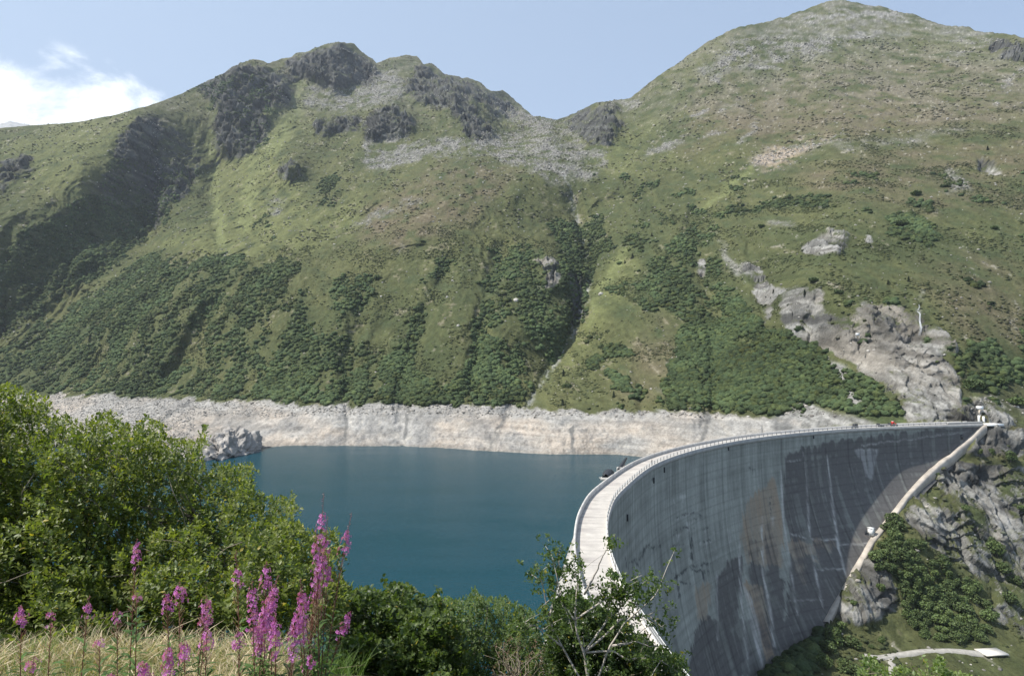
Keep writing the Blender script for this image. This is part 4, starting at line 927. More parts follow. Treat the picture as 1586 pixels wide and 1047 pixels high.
g = ground_at(1327, 522); nb_ = MB(); nb_.box(g + np.array((0, -1.6, 1.6)), (2.6, .2, 1.6), .1); nb_.box(g + np.array((-1, -1.5, .2)), (.2, .15, 2.4)); nb_.box(g + np.array((1, -1.5, .2)), (.2, .15, 2.4))
tag(nb_.build('notice_board', M_white), 'blank white board standing at the foot of the grey cliff', 'sign')

def drape(name, line, mat, lift=0.25, kind='structure'):       # a track laid over the ground
    pts_ = []
    for (u, v, w) in line: pts_.append(np.r_[ground_at(u, v), w])
    pts_ = np.array(pts_); s = np.r_[0, np.cumsum(np.linalg.norm(np.diff(pts_[:, :2], axis=0), axis=1))]; q = np.linspace(0, s[-1], 60)
    c0 = np.stack([np.interp(q, s, pts_[:, k]) for k in range(4)], -1)
    kk_ = np.ones(7) / 7
    for k in range(4): c0[:, k] = np.convolve(np.pad(c0[:, k], 3, mode='edge'), kk_, 'valid')
    t_ = np.gradient(c0[:, :2], axis=0); t_ /= np.linalg.norm(t_, axis=1)[:, None]; nn = np.c_[-t_[:, 1], t_[:, 0]]
    rows = []
    for f_, dz in ((-1.25, -1.2), (-1, 0), (-.4, .06), (.4, .06), (1, 0), (1.25, -1.2)):
        rows.append(np.c_[c0[:, :2] + nn * (c0[:, 3:4] * f_), c0[:, 2] + lift + dz])
    o = mesh_obj(name, np.stack(rows, 1).reshape(-1, 3), grid_faces(60, 6), mat, smooth=True)
    return tag(o, kind=kind)
M_grav = simple('track_gravel', (0.33, 0.315, 0.285), rough=0.95, var=0.2, scale=.8, bump=.3)
drape('gravel_track', [(1335,1014,.8),(1360,1019,1.3),(1390,1015,1.3),(1430,1009,1.2),(1480,1009,1.2),(1530,1013,1.2)], M_grav, .6)
drape('side_track', [(1378,1017,1.1),(1382,1030,1.1),(1385,1060,1.1)], M_grav, .55)
g = ground_at(1535, 1011); sb = MB(); sb.box(g + np.array((0, 0, .5)), (9.0, 6, .5), .12)
tag(sb.build('concrete_slab', M_conc), 'white concrete slab at the end of the gravel track', 'slab')

# concrete portal and pillars where the crest meets the rock
e0 = np.array(cpos(CLEN - 1, 0, 0))
def wall_thing(): pass
pt = empty('abutment_tower', (float(unproj(1523, 657, 349)[0]), 349, 0), label='concrete abutment tower with white box on top and two white pillars at the crest end', cat='tower')
a_ = MB(); a_.box((3.2, 5.0, 2.6), (7.5, 4, 7.6), .1, taper=.4); a_.build('rear_wall', M_conctan, pt)
a_ = MB(); a_.box((0.4, 3.0, 7.6), (2.5, 2.0, 1.5), .05); a_.build('top_box', M_white, pt)
a_ = MB(); a_.box((-2.2, 0, 1.7), (.75, .9, 4.6), .05, taper=.8); a_.build('pillar', M_white, pt)
a_ = MB(); a_.box((0.2, 0, 1.5), (.9, .9, 4.0), .05, taper=.8); a_.build('pillar', M_white, pt)
a_ = MB(); a_.box((1.5, .6, 1.2), (1.1, .4, 2.4), .05); a_.build('door', M_darkst, pt)
a_ = MB(); a_.box((3.0, -2.0, -.45), (8.5, 5, 1.2), .1); a_.build('platform', M_white, pt)

# machines and people on the crest
def crest_frame(u, off):
    s = s_at(u); x, y, _ = cpos(s, off, 0); return float(x), float(y), cang(s)
def in_frame(mb, loc, rz): return mb
x, y, a0 = crest_frame(981, -6.4); c1 = empty('raking_machine', (x, y, 0), a0, label='rounded dark ribbed machine cover hanging over the upstream parapet', cat='machine')
b_ = MB()
th = np.linspace(0, math.pi, 9); n_ = 15; rows = []
for i in range(n_):
    xx = -3.6 + 7.2 * i / (n_ - 1); rs = 1.05 * (0.55 + 0.45 * math.sin(math.pi * (i + .4) / n_)) * (1 + .05 * (i % 2))
    rows.append([(xx, 1.3 * rs * math.cos(t_), 0.55 + 1.5 * rs * math.sin(t_)) for t_ in th])
b_.add(np.array(rows).reshape(-1, 3), q=grid_faces(n_, 9)); b_.build('cover', M_darkst, c1)
b_ = MB(); b_.box((0, 0, .2), (7.4, 2.4, .7)); b_.box((-2.5, 1.2, .3), (.2, 1.2, .2)); b_.box((2.5, 1.2, .3), (.2, 1.2, .2)); b_.build('base_frame', M_concd, c1)
x, y, a0 = crest_frame(999, -6.3); c2 = empty('lifting_boom', (x, y, 0), a0, label='long flat dark boom leaning along the upstream parapet', cat='machine')
b_ = MB(); b_.tube([(-4.5, 0, .5), (0, 0, 1.3), (4.8, 0, 2.3)], [.42, .5, .3], 8); b_.build('beam', M_darkst, c2)
b_ = MB(); b_.box((-3.6, 0, .35), (1.4, 1.2, 1.2)); b_.build('mount', M_concd, c2); b_ = MB(); b_.box((1.5, 0, .6), (.25, .8, 1.6)); b_.build('strut', M_concd, c2)
def wheel(mb, x, y, z, r, w):
    a_ = np.linspace(0, 2 * math.pi, 13)[:-1]; mb.tube([(x, y - w / 2, z), (x, y + w / 2, z)], r, 12)
x, y, a0 = crest_frame(1330, -1.6); c3 = empty('utility_cart', (x, y, .03), a0, label='small dark boxy utility vehicle standing on the crest road', cat='vehicle')
b_ = MB(); b_.box((0, 0, 1.35), (2.1, 1.5, 1.5), taper=.88); b_.box((0, 0, .55), (2.5, 1.5, .35)); b_.build('body', M_darkst, c3)
b_ = MB(); b_.box((0, -.74, 1.6), (1.5, .06, .6)); b_.build('window', M_glass, c3)
for sx_ in (-.8, .8):
    for sy_ in (-.7, .7): b_ = MB(); wheel(b_, sx_, sy_, .35, .35, .22); b_.build('wheel', M_tyre, c3)
x, y, a0 = crest_frame(1391, -2.2); c4 = empty('red_tractor', (x, y, .03), a0, label='small red tractor with white cab roof on the crest road', cat='tractor')
b_ = MB(); b_.box((.5, 0, 1.0), (1.9, .9, .8), taper=.85); b_.box((-.6, 0, .9), (1.0, 1.3, .7)); b_.build('body', M_red, c4)
b_ = MB(); b_.box((-.6, 0, 1.75), (1.1, 1.2, 1.0), taper=.85); b_.build('cab', M_red, c4)
b_ = MB(); b_.box((-.6, 0, 2.32), (.8, .8, .12)); b_.build('roof', M_white, c4)
for sx_, r_w in ((-.7, .7), (1.1, .45)):
    for sy_ in (-.7, .7): b_ = MB(); wheel(b_, sx_, sy_, r_w, r_w, .3); b_.build('wheel', M_tyre, c4)
x, y, a0 = crest_frame(1376, -2.2); c5 = empty('flat_trailer', (x, y, .03), a0, label='long low dark flatbed trailer behind the red tractor', cat='trailer')
b_ = MB(); b_.box((0, 0, 1.0), (7.5, 1.9, .22)); b_.box((4.2, 0, .8), (1.2, .12, .12)); b_.box((-3.7, 0, 1.35), (.12, 1.9, .6)); b_.box((3.7, 0, 1.35), (.12, 1.9, .6)); b_.build('bed', M_darkst, c5)
for sx_ in (-2.4, -1.3):
    for sy_ in (-.8, .8): b_ = MB(); wheel(b_, sx_, sy_, .42, .42, .28); b_.build('wheel', M_tyre, c5)

def person(p, rz, shirt, trousers, label, h=1.72, stride=.16):
    t_ = empty('person', p, rz, label=label, cat='person')
    J = [(0,0,.93),(0,0,1.15),(0,0,1.38),(0,.01,1.47),(0,.02,1.60),(0,.02,1.70),
         (.10,0,.90),(.11,stride,.50),(.11,stride*.6,.08),(.11,stride*.6+.14,.03),(-.10,0,.90),(-.11,-stride*.4,.50),(-.11,-stride*1.6,.10),(-.11,-stride*1.6+.13,.03),
         (.18,0,1.40),(.24,-.08,1.13),(.23,.08,.92),(.23,.12,.84),(-.18,0,1.40),(-.24,.06,1.13),(-.23,.16,.92),(-.23,.2,.84)]
    E_ = [(0,1),(1,2),(2,3),(3,4),(4,5),(0,6),(6,7),(7,8),(8,9),(0,10),(10,11),(11,12),(12,13),(2,14),(14,15),(15,16),(16,17),(2,18),(18,19),(19,20),(20,21)]
    Rr = [.15,.14,.15,.055,.095,.085,.09,.062,.045,.045,.09,.062,.045,.045,.062,.045,.035,.04,.062,.045,.035,.04]
    me = bpy.data.meshes.new('body'); me.from_pydata(J, E_, []); o = bpy.data.objects.new('body', me); COL.objects.link(o); o.parent = t_
    o.modifiers.new('skin', 'SKIN'); 
    for i_, r_ in enumerate(Rr): me.skin_vertices[0].data[i_].radius = (r_, r_ * .85)
    me.skin_vertices[0].data[0].use_root = True
    sm = o.modifiers.new('sub', 'SUBSURF'); sm.levels = 1; sm.render_levels = 1
    m, n, l, b = mat_new('person_mat'); tcn = n.new('ShaderNodeTexCoord'); sp = n.new('ShaderNodeSeparateXYZ'); l.new(tcn.outputs['Object'], sp.inputs[0])
    rp = n.new('ShaderNodeValToRGB'); rp.color_ramp.interpolation = 'CONSTANT'; e_ = rp.color_ramp.elements
    mrr = n.new('ShaderNodeMapRange'); mrr.inputs['From Max'].default_value = 1.9; l.new(sp.outputs[2], mrr.inputs['Value']); l.new(mrr.outputs[0], rp.inputs[0])
    e_[0].color = (*trousers, 1); e_[1].position = .95 / 1.9; e_[1].color = (*shirt, 1)
    x_ = e_.new(1.46 / 1.9); x_.color = (.45, .28, .2, 1); x_ = e_.new(1.66 / 1.9); x_.color = (.04, .03, .02, 1)
    l.new(rp.outputs[0], b.inputs['Base Color']); b.inputs['Roughness'].default_value = .8; me.materials.append(m)
    return t_
x, y, a0 = crest_frame(1013, -.6); person((x, y, .03), a0 + .5, (.05, .055, .07), (.03, .03, .04), 'walker in dark clothes on the crest road near the railing')
x, y, a0 = crest_frame(1323, -1.0); person((x, y, .03), a0, (.35, .34, .33), (.08, .08, .1), 'walker in a light top beside the dark utility vehicle')
# ------------------------------------------------------------------ the viewpoint slope and its plants
def gz(x, y):
    x = np.asarray(x, float); y = np.asarray(y, float)
    rgt = sst(x, -0.9, 0.6)
    z = 26.6 - (0.03 + 0.27 * rgt) * np.clip(y, 0, 5.4) - 0.10 * np.clip(y - 3.0, 0, 2.4) - 0.64 * np.clip(y - 5.4, 0, None)
    z = z + 0.10 * fbm(x / 1.7, y / 1.7, 3, 301) + 0.5 * fbm(x / 9, y / 9, 3, 303) * sst(y, 5, 12)
    return np.maximum(z, -82)
fx_ = np.r_[np.linspace(-60, -9, 40), np.linspace(-8.7, 9, 90), np.linspace(9.6, 90, 60)]
fy_ = np.r_[np.linspace(-12, 0, 10), np.linspace(.15, 12, 90), np.linspace(12.6, 190, 100)]
FX, FY = np.meshgrid(fx_, fy_); FZ = gz(FX, FY)
fcg = mixc(np.broadcast_to(np.array((0.10, 0.085, 0.055)), FX.shape + (3,)), (0.05, 0.06, 0.025), np.clip(.5 + fbm(FX / 1.1, FY / 1.1, 4, 305), 0, 1))
tag(mesh_obj('viewpoint_ground', np.stack([FX, FY, FZ], -1).reshape(-1, 3), grid_faces(len(fy_), len(fx_)), M_terrain, smooth=True, cols=fcg.reshape(-1, 3)), kind='structure')

def leaf_mat(name, trans=0.35, rough=0.45, spec=0.4):
    m, n, l, b = mat_new(name)
    at = n.new('ShaderNodeVertexColor'); at.layer_name = 'Col'; b.inputs['Roughness'].default_value = rough; b.inputs['Specular IOR Level'].default_value = spec
    l.new(at.outputs[0], b.inputs['Base Color'])
    tr = n.new('ShaderNodeBsdfTranslucent'); sc = n.new('ShaderNodeMixRGB'); sc.blend_type = 'MULTIPLY'; sc.inputs[0].default_value = 1; sc.inputs[2].default_value = (1.5, 1.6, .6, 1)
    l.new(at.outputs[0], sc.inputs[1]); l.new(sc.outputs[0], tr.inputs[0])
    mx = n.new('ShaderNodeMixShader'); mx.inputs[0].default_value = trans; l.new(b.outputs[0], mx.inputs[1]); l.new(tr.outputs[0], mx.inputs[2])
    l.new(mx.outputs[0], n['Material Output'].inputs[0]); return m
M_alder = leaf_mat('alder_leaf', .42); M_petal = leaf_mat('petal', .3, .6, .2); M_straw = leaf_mat('straw', .25, .7, .2)
M_twig = simple('twig_bark', (0.20, 0.17, 0.13), rough=.85, var=.3, scale=30)
M_twigw = simple('bleached_twig', (0.42, 0.38, 0.33), rough=.85, var=.25, scale=30)
M_stem = simple('reddish_stem', (0.17, 0.07, 0.05), rough=.7, var=.3, scale=20)
def norm(a): return a / (np.linalg.norm(a, axis=-1, keepdims=True) + 1e-9)
def leaves(P, D, Nn, Ln, Wd, col, fold=0.25, droop=0.15):
    """folded, pointed leaves: P base, D direction, Nn face normal, Ln length, Wd half width -> verts, faces, cols"""
    D = norm(D); Sd = norm(np.cross(D, Nn)); Nn = np.cross(Sd, D); Ln = Ln[:, None]; Wd = Wd[:, None]
    b_ = P; m1 = P + D * Ln * .35 - Nn * 0; m2 = P + D * Ln * .70 - Nn * Ln * droop * .5; t_ = P + D * Ln - Nn * Ln * droop
    l1 = m1 + Sd * Wd + Nn * Wd * fold; r1 = m1 - Sd * Wd + Nn * Wd * fold
    l2 = m2 + Sd * Wd * .85 + Nn * Wd * fold; r2 = m2 - Sd * Wd * .85 + Nn * Wd * fold
    Vv = np.stack([b_, l1, l2, t_, r2, r1, m1, m2], 1).reshape(-1, 3); k = len(P); o_ = (np.arange(k) * 8)[:, None]
    T = np.concatenate([o_ + np.array([[0, 1, 6]]), o_ + np.array([[0, 6, 5]]), o_ + np.array([[2, 3, 7]]), o_ + np.array([[7, 3, 4]])])
    Q = np.concatenate([o_ + np.array([[1, 2, 7, 6]]), o_ + np.array([[6, 7, 4, 5]])])
    return Vv, [Q, T], np.repeat(col, 8, 0)
def shoots(tips, nleaf, slen, L0, L1, wr, cols, seed, up=0.9, spread=0.6, outv=None, drop=0.15, updir=None):
    """leafy shoots ending at the tips; returns leaf mesh + stem polylines"""
    r = np.random.default_rng(seed); n = len(tips)
    d = r.normal(size=(n, 3)) * spread + np.array((0, 0, up)); 
    if outv is not None: d = d + outv
    d = norm(d); sl = slen * (0.6 + 0.8 * r.random(n)); base = tips - d * sl[:, None]
    k = np.tile(np.arange(nleaf), n); i = np.repeat(np.arange(n), nleaf); f = (k + .5 * r.random(n * nleaf)) / nleaf
    P = base[i] + d[i] * (sl[i] * (0.15 + .85 * f))[:, None]
    a_ = norm(np.cross(d, r.normal(size=(n, 3)))); b_ = np.cross(d, a_); ph = k * 2.4 + r.random(n)[i] * 6.28
    rad = a_[i] * np.cos(ph)[:, None] + b_[i] * np.sin(ph)[:, None]
    D = norm(rad * (1.1 - .75 * f)[:, None] + d[i] * (0.35 + .8 * f)[:, None] + r.normal(size=(n * nleaf, 3)) * .25)
    Nn = norm(d[i] + np.array((0, 0, .8)) - rad * .3 + r.normal(size=(n * nleaf, 3)) * .3)
    Ln = (L0 + (L1 - L0) * r.random(n * nleaf)) * (1 - .45 * f ** 3)
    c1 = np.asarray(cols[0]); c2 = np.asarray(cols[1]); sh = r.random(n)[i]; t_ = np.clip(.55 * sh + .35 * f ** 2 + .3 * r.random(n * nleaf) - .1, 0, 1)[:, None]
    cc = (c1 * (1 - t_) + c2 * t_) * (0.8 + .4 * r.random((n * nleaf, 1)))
    yl = r.random(n * nleaf) < 0.012; cc[yl] = (0.36, 0.30, 0.05)
    return leaves(P, D, Nn, Ln, Ln * wr * (0.85 + .3 * r.random(n * nleaf)), cc, droop=drop), base, d, sl
def sil_points(poly, n, yf, thick, seed, edge=0.0):
    """tips spread through the volume of a bush whose outline is poly; yf(u,v) = distance of its near surface"""
    r = np.random.default_rng(seed); P = []; lo = np.min(poly, 0); hi = np.max(poly, 0); 
    while sum(map(len, P)) < n:
        u = r.uniform(lo[0], hi[0], 4000); v = r.uniform(lo[1], hi[1], 4000); k = inpoly([tuple(p) for p in poly], u, v); u, v = u[k], v[k]
        y = yf(u, v) + thick * r.random(len(u)) ** 1.4
        P.append(np.stack(unproj(u, v, y), -1))
    return np.concatenate(P)[:n]
def branches(mb, base_pts, tips, r0, r1, seed, nseg=6, k=5, wob=.12):
    r = random.Random(seed)
    for t_ in tips:
        b_ = base_pts[r.randrange(len(base_pts))]; q_ = np.linspace(0, 1, nseg + 1)[:, None]
        mid = np.array(b_) * .45 + np.array(t_) * .55 + np.array([r.uniform(-.3, .3), r.uniform(-.3, .3), -.25 * np.linalg.norm(np.array(t_) - b_) * r.random()])
        pth = (1 - q_) ** 2 * np.array(b_) + 2 * q_ * (1 - q_) * mid + q_ ** 2 * np.array(t_)
        pth[1:-1] += np.array([[r.gauss(0, wob * .3) for _ in range(3)] for _ in range(nseg - 1)])
        mb.tube(pth, np.linspace(r0, r1, nseg + 1) * r.uniform(.7, 1.2), k)

# the big alder on the left
A_OUT = [(-260,560),(-60,575),(0,590),(30,596),(62,606),(80,622),(74,640),(100,634),(118,646),(150,642),(168,630),(186,650),(205,655),(228,640),(252,655),(258,676),(285,680),(318,655),(318,690),(300,700),(318,715),(352,712),(395,718),(385,735),(405,762),(430,768),(455,757),(462,778),(455,800),(470,812),(495,825),(520,812),(527,850),(512,870),(530,892),(535,960),(420,975),(300,985),(180,995),(90,1000),(0,1000),(-260,1010)]
def yA(u, v): return 6.3 + 1.5 * sst(v, 930, 620) - 0.9 * sst(u, 250, -100) + 0.55 * fbm(u / 85, v / 70, 3, 311) + 0.25 * fbm(u / 30, v / 26, 2, 313)
bush1 = empty('alder_bush', (-3.2, 7.0, float(gz(-3.2, 7.0))), label='big sunlit green alder bush filling the lower left', cat='bush')
tipsA = sil_points(A_OUT, 9200, yA, 1.9, 1)
(lv, lf, lc), bs, d_, sl = shoots(tipsA, 12, 0.20, 0.038, 0.068, 0.26, [(0.062, 0.100, 0.024), (0.235, 0.262, 0.058)], 2, up=.95, spread=.45, outv=np.array((-.1, -.35, 0)))
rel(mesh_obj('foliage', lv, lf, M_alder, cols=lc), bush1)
mb = MB(); k_idx = rng.choice(len(bs), 420, replace=False)
cores = [unproj(u, v, yA(np.array(u), np.array(v)) + 1.4) for u, v in [(60, 900), (200, 880), (330, 900), (440, 910), (-80, 900), (140, 800), (300, 800), (400, 850), (40, 760), (230, 730)]]
cores = [np.array([float(q_) for q_ in c_]) for c_ in cores]
for i_ in k_idx:
    c_ = min(cores, key=lambda c_: np.linalg.norm(c_ - bs[i_]) + random.random()); branches(mb, [c_], [bs[i_] + d_[i_] * sl[i_] * .8], .008, .003, int(i_), 5, 4, .06)
for c_ in cores:
    x_, y_ = c_[0] * .8 - .3, 6.9; branches(mb, [(x_, y_, float(gz(x_, y_)) - .2)], [c_], .035, .015, int(abs(c_[0]) * 100), 8, 6, .15)
rel(mb.build('branches', M_twig, smooth=True), bush1)
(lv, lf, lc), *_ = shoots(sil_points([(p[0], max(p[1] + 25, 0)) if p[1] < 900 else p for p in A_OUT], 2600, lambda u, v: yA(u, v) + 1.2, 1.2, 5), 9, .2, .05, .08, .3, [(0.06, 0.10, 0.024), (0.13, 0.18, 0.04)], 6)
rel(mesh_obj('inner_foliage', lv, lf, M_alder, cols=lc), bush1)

def simple_bush(name, label, poly, n, yfun, thick, nleaf, slen, L, wr, cols, seed, base_uv, up=.8, spread=.6, cat='bush', nbr=120, twig=M_twig):
    tips = sil_points(poly, n, yfun, thick, seed); c_ = tips.mean(0)
    o = empty(name, (float(c_[0]), float(c_[1]), float(gz(c_[0], c_[1]))), label=label, cat=cat)
    (lv, lf, lc), bs, d_, sl = shoots(tips, nleaf, slen, L[0], L[1], wr, cols, seed + 1, up, spread, outv=np.array((-.1, -.3, 0)))
    rel(mesh_obj('foliage', lv, lf, M_alder, cols=lc), o)
    mb = MB(); cs_ = [np.array([float(q_) for q_ in unproj(u, v, float(yfun(np.array(float(u)), np.array(float(v)))) + thick * .6)]) for u, v in base_uv]
    for i_ in np.random.default_rng(seed).choice(n, nbr, replace=False):
        k_c = min(cs_, key=lambda q_: np.linalg.norm(q_ - bs[i_]) + random.random() * .3); branches(mb, [k_c], [bs[i_]], .009, .003, int(i_) + seed, 5, 4, .06)
    for q_ in cs_: branches(mb, [(q_[0], q_[1], float(gz(q_[0], q_[1])) - .3)], [q_], .03, .012, seed, 6, 5, .1)
    rel(mb.build('branches', twig, smooth=True), o); return o
simple_bush('alder_bush', 'dark broad leaved bush below the lake, right of the tall pink flower spike',
 [(520,925),(535,912),(560,908),(590,915),(615,900),(640,910),(652,918),(680,925),(700,945),(715,990),(720,1100),(500,1100),(505,980)], 2300,
 lambda u, v: 8.6 + .9 * sst(v, 1050, 900) + .4 * fbm(u / 45, v / 40, 3, 321), 1.6, 11, .20, (.055, .085), .36, [(0.05, 0.085, 0.026), (0.135, 0.18, 0.05)], 21, [(560, 1000), (640, 990), (600, 1060), (690, 1040)])
simple_bush('willow_bush', 'pale fine leaved rounded bush between the broad leaved bush and the sapling',
 [(665,935),(690,920),(715,925),(735,905),(752,925),(775,918),(800,930),(828,945),(832,975),(850,1010),(860,1100),(690,1100),(690,990)], 2400,
 lambda u, v: 10.2 + .9 * sst(v, 1050, 920) + .4 * fbm(u / 45, v / 40, 3, 331), 1.6, 13, .22, (.035, .06), .28, [(0.07, 0.115, 0.04), (0.16, 0.21, 0.065)], 31, [(740, 1000), (790, 1000), (760, 1060)], up=1.1, spread=.4)
simple_bush('dead_shrub', 'brown withered shrub in front of the pale rounded bush',
 [(770,980),(800,965),(830,985),(845,1020),(850,1100),(765,1100),(760,1020)], 150, lambda u, v: 9.3 + .3 * fbm(u / 30, v / 30, 2, 341), .7, 8, .3, (.02, .035), .2,
 [(0.16, 0.085, 0.06), (0.26, 0.20, 0.13)], 41, [(800, 1050), (815, 1080)], nbr=90, cat='shrub')
simple_bush('alder_bush', 'shaded green bush beneath the white branched sapling at the bottom edge',
 [(852,945),(870,925),(890,915),(915,930),(940,945),(970,962),(1000,985),(1025,1003),(1055,1018),(1070,1100),(850,1100),(845,1000)], 2500,
 lambda u, v: 9.6 + .4 * fbm(u / 35, v / 35, 3, 351), 1.2, 11, .17, (.045, .07), .3, [(0.04, 0.072, 0.024), (0.12, 0.165, 0.05)], 51, [(900, 1020), (960, 1040)], nbr=150)

# sapling with bleached limbs in front of the dam
def limb(path, y): return np.stack([np.array([float(q_) for q_ in unproj(u, v, y + dy)]) for u, v, dy in path])
sap = empty('alder_sapling', (float(unproj(925, 1047, 8.6)[0]), 8.6, float(gz(1.0, 8.6))), label='straggly sapling with bleached bare limbs standing in front of the dam crest', cat='tree')
LIMBS = [[(930,1180,0),(915,1080,0),(905,1010,0),(890,960,0),(893,900,.1),(897,880,.1)],[(915,1080,0),(945,1000,-.1),(975,960,-.1),(1010,930,-.2),(1025,905,-.2)],
 [(905,1010,0),(950,1008,.1),(975,1018,.1),(1000,1010,0),(1025,1020,0),(1050,1040,0)],[(905,1010,0),(940,960,.2),(975,925,.2),(985,915,.2)],[(890,960,0),(930,935,0),(945,925,0),(962,925,0)],
 [(905,920,0),(920,890,-.1),(935,860,-.2),(948,842,-.2)],[(915,1080,0),(870,1000,.2),(850,960,.2),(838,905,.2),(833,880,.2)],[(870,1000,.2),(852,985,.2),(825,965,.2),(800,970,.2)],
 [(850,960,.2),(862,910,.3),(868,880,.3),(866,868,.3)],[(905,1010,0),(960,960,0),(1000,955,0),(1030,975,-.1)],[(945,1000,0),(985,990,0),(1020,1000,0)],[(890,960,0),(870,930,0),(868,915,0)],[(940,960,.2),(945,920,.1),(955,900,.1)]]
mb = MB(); tips = []
for li, L_ in enumerate(LIMBS):
    p = limb(L_, 8.6); s = np.linspace(0, len(p) - 1, 16); q = np.stack([np.interp(s, range(len(p)), p[:, k]) for k in range(3)], -1)
    q += np.cumsum(rng.normal(size=q.shape) * .008, 0) * np.sin(np.linspace(0, math.pi, 16))[:, None]
    w0 = .028 if li == 0 else .014
    mb.tube(q, np.linspace(w0, .004, 16), 6)
    for k in range(5, 16): 
        nt = 3 if k < 13 else 6
        for _ in range(nt): tips.append(q[k] + rng.normal(size=3) * (.10 if li not in (5,) else .035) + (0, 0, .05))
    if li != 5:
        for k in range(6, 15, 2):
            e_ = q[k] + rng.normal(size=3) * .16 + (0, 0, .08); mb.tube([q[k], (q[k] + e_) / 2 + (0, 0, .015), e_], [.005, .004, .002], 4); tips += [e_ + rng.normal(size=3) * .04 for _ in range(3)]
rel(mb.build('limbs', M_twigw, smooth=True), sap)
tips = np.array(tips); pu_, pv_ = proj(tips[:, 0], tips[:, 1], tips[:, 2]); clear = (pu_ > 955) & (pv_ > 935) & (pv_ < 1000) & (rng.random(len(tips)) < .55)
tips = tips[~clear & ~((pu_ > 905) & (pu_ < 942) & (pv_ < 900))]
(lv, lf, lc), *_ = shoots(tips, 9, .13, .038, .062, .26, [(0.05, 0.09, 0.03), (0.14, 0.19, 0.055)], 61, up=.6, spread=.7)
rel(mesh_obj('foliage', lv, lf, M_alder, cols=lc), sap)

# leafy tips poking up from below the frame on the right
for i_, (u, v, lab) in enumerate([(1352, 1020, 'pale green leafy shoots at the bottom edge, left of the gravel track'), (1400, 1035, 'small leafy shoot tip at the bottom edge right of the pale shoots'), (1455, 1022, 'leafy shoot tip at the bottom edge in the middle of the valley grass'), (1495, 1038, 'rightmost leafy shoot tip at the bottom edge')]):
    simple_bush('shoot_cluster', lab, [(u-22,v+8),(u-12,v-4),(u,v-8),(u+12,v),(u+24,v+14),(u+35,1110),(u-32,1110)], 110, lambda a_, b_: 7.5 + 0 * a_, .6, 9, .16, (.04, .065), .3, [(0.10, 0.16, 0.05), (0.24, 0.29, 0.10)], 70 + i_, [(u, 1075)], nbr=40, cat='shrub')

# dry grass: uncountable
def grass(name, label, n, area, hmin, hmax, cols, seed, wid=.0014, heads=.35):
    r = np.random.default_rng(seed); x = np.zeros(0); y = np.zeros(0)
    while len(x) < n:
        a_, b_ = r.uniform(*area[0], 4 * n), r.uniform(*area[1], 4 * n); w_ = fbm(a_ * 1.3, b_ * 1.3, 3, seed) > r.uniform(-1.2, .6, 4 * n); u_ = CX + F * a_ / b_; w_ &= (u_ > -250) & (u_ < area[2] + 60 * r.random(4 * n))
        x = np.r_[x, a_[w_]]; y = np.r_[y, b_[w_]]
    x, y = x[:n], y[:n]; z = gz(x, y); h = r.uniform(hmin, hmax, n) * (0.8 + .25 * fbm(x, y, 2, seed + 1)); ln = r.normal(size=(n, 2)) * .32 + np.array((.04, -.02)); c_ = r.normal(size=(n, 2)) * .32
    K = 6; t_ = np.linspace(0, 1, K)
    px_ = x[:, None] + (ln[:, :1] * t_ + c_[:, :1] * t_ ** 2.4) * h[:, None]; py_ = y[:, None] + (ln[:, 1:] * t_ + c_[:, 1:] * t_ ** 2.4) * h[:, None]; pz_ = z[:, None] + h[:, None] * (t_ - .22 * t_ ** 3)
    a_ = r.random(n) * 3.14; wx, wy = np.cos(a_), np.sin(a_)
    hd = r.random(n) < heads; w_ = wid * np.where(hd[:, None], np.array([1, .8, .7, .6, 2.6, .5])[None], np.array([1.5, 1.6, 1.4, 1.1, .7, .1])[None]) * (.7 + .6 * r.random((n, 1)))
    L_ = np.stack([px_ - wx[:, None] * w_, py_ - wy[:, None] * w_, pz_], -1); R_ = np.stack([px_ + wx[:, None] * w_, py_ + wy[:, None] * w_, pz_], -1)
    Vv = np.stack([L_, R_], 2).reshape(-1, 3); b0 = (np.arange(n) * K * 2)[:, None]; q_ = np.concatenate([b0 + np.array([[2 * k, 2 * k + 1, 2 * k + 3, 2 * k + 2]]) for k in range(K - 1)])
    cc = np.asarray(cols)[r.choice(len(cols), n, p=[.42, .3, .28] if len(cols) == 3 else None)] * (.75 + .5 * r.random((n, 1)))
    return tag(mesh_obj(name, Vv, q_, M_straw, cols=np.repeat(cc, 2 * K, 0)), label, 'grass', kind='stuff')
grass('dry_grass', 'bleached dry grass along the bottom left in front of the bush', 34000, ((-4.6, 0.2), (2.2, 5.6), 400), .20, .43, [(0.60, 0.50, 0.35), (0.44, 0.35, 0.23), (0.24, 0.25, 0.12)], 401)
grass('green_grass', 'green grass mixed into the dry grass at the foot of the pink flowers', 7000, ((-4.0, 0.2), (3.0, 6.0), 510), .2, .42, [(0.12, 0.20, 0.05), (0.17, 0.24, 0.07), (0.10, 0.15, 0.05)], 403, heads=0)

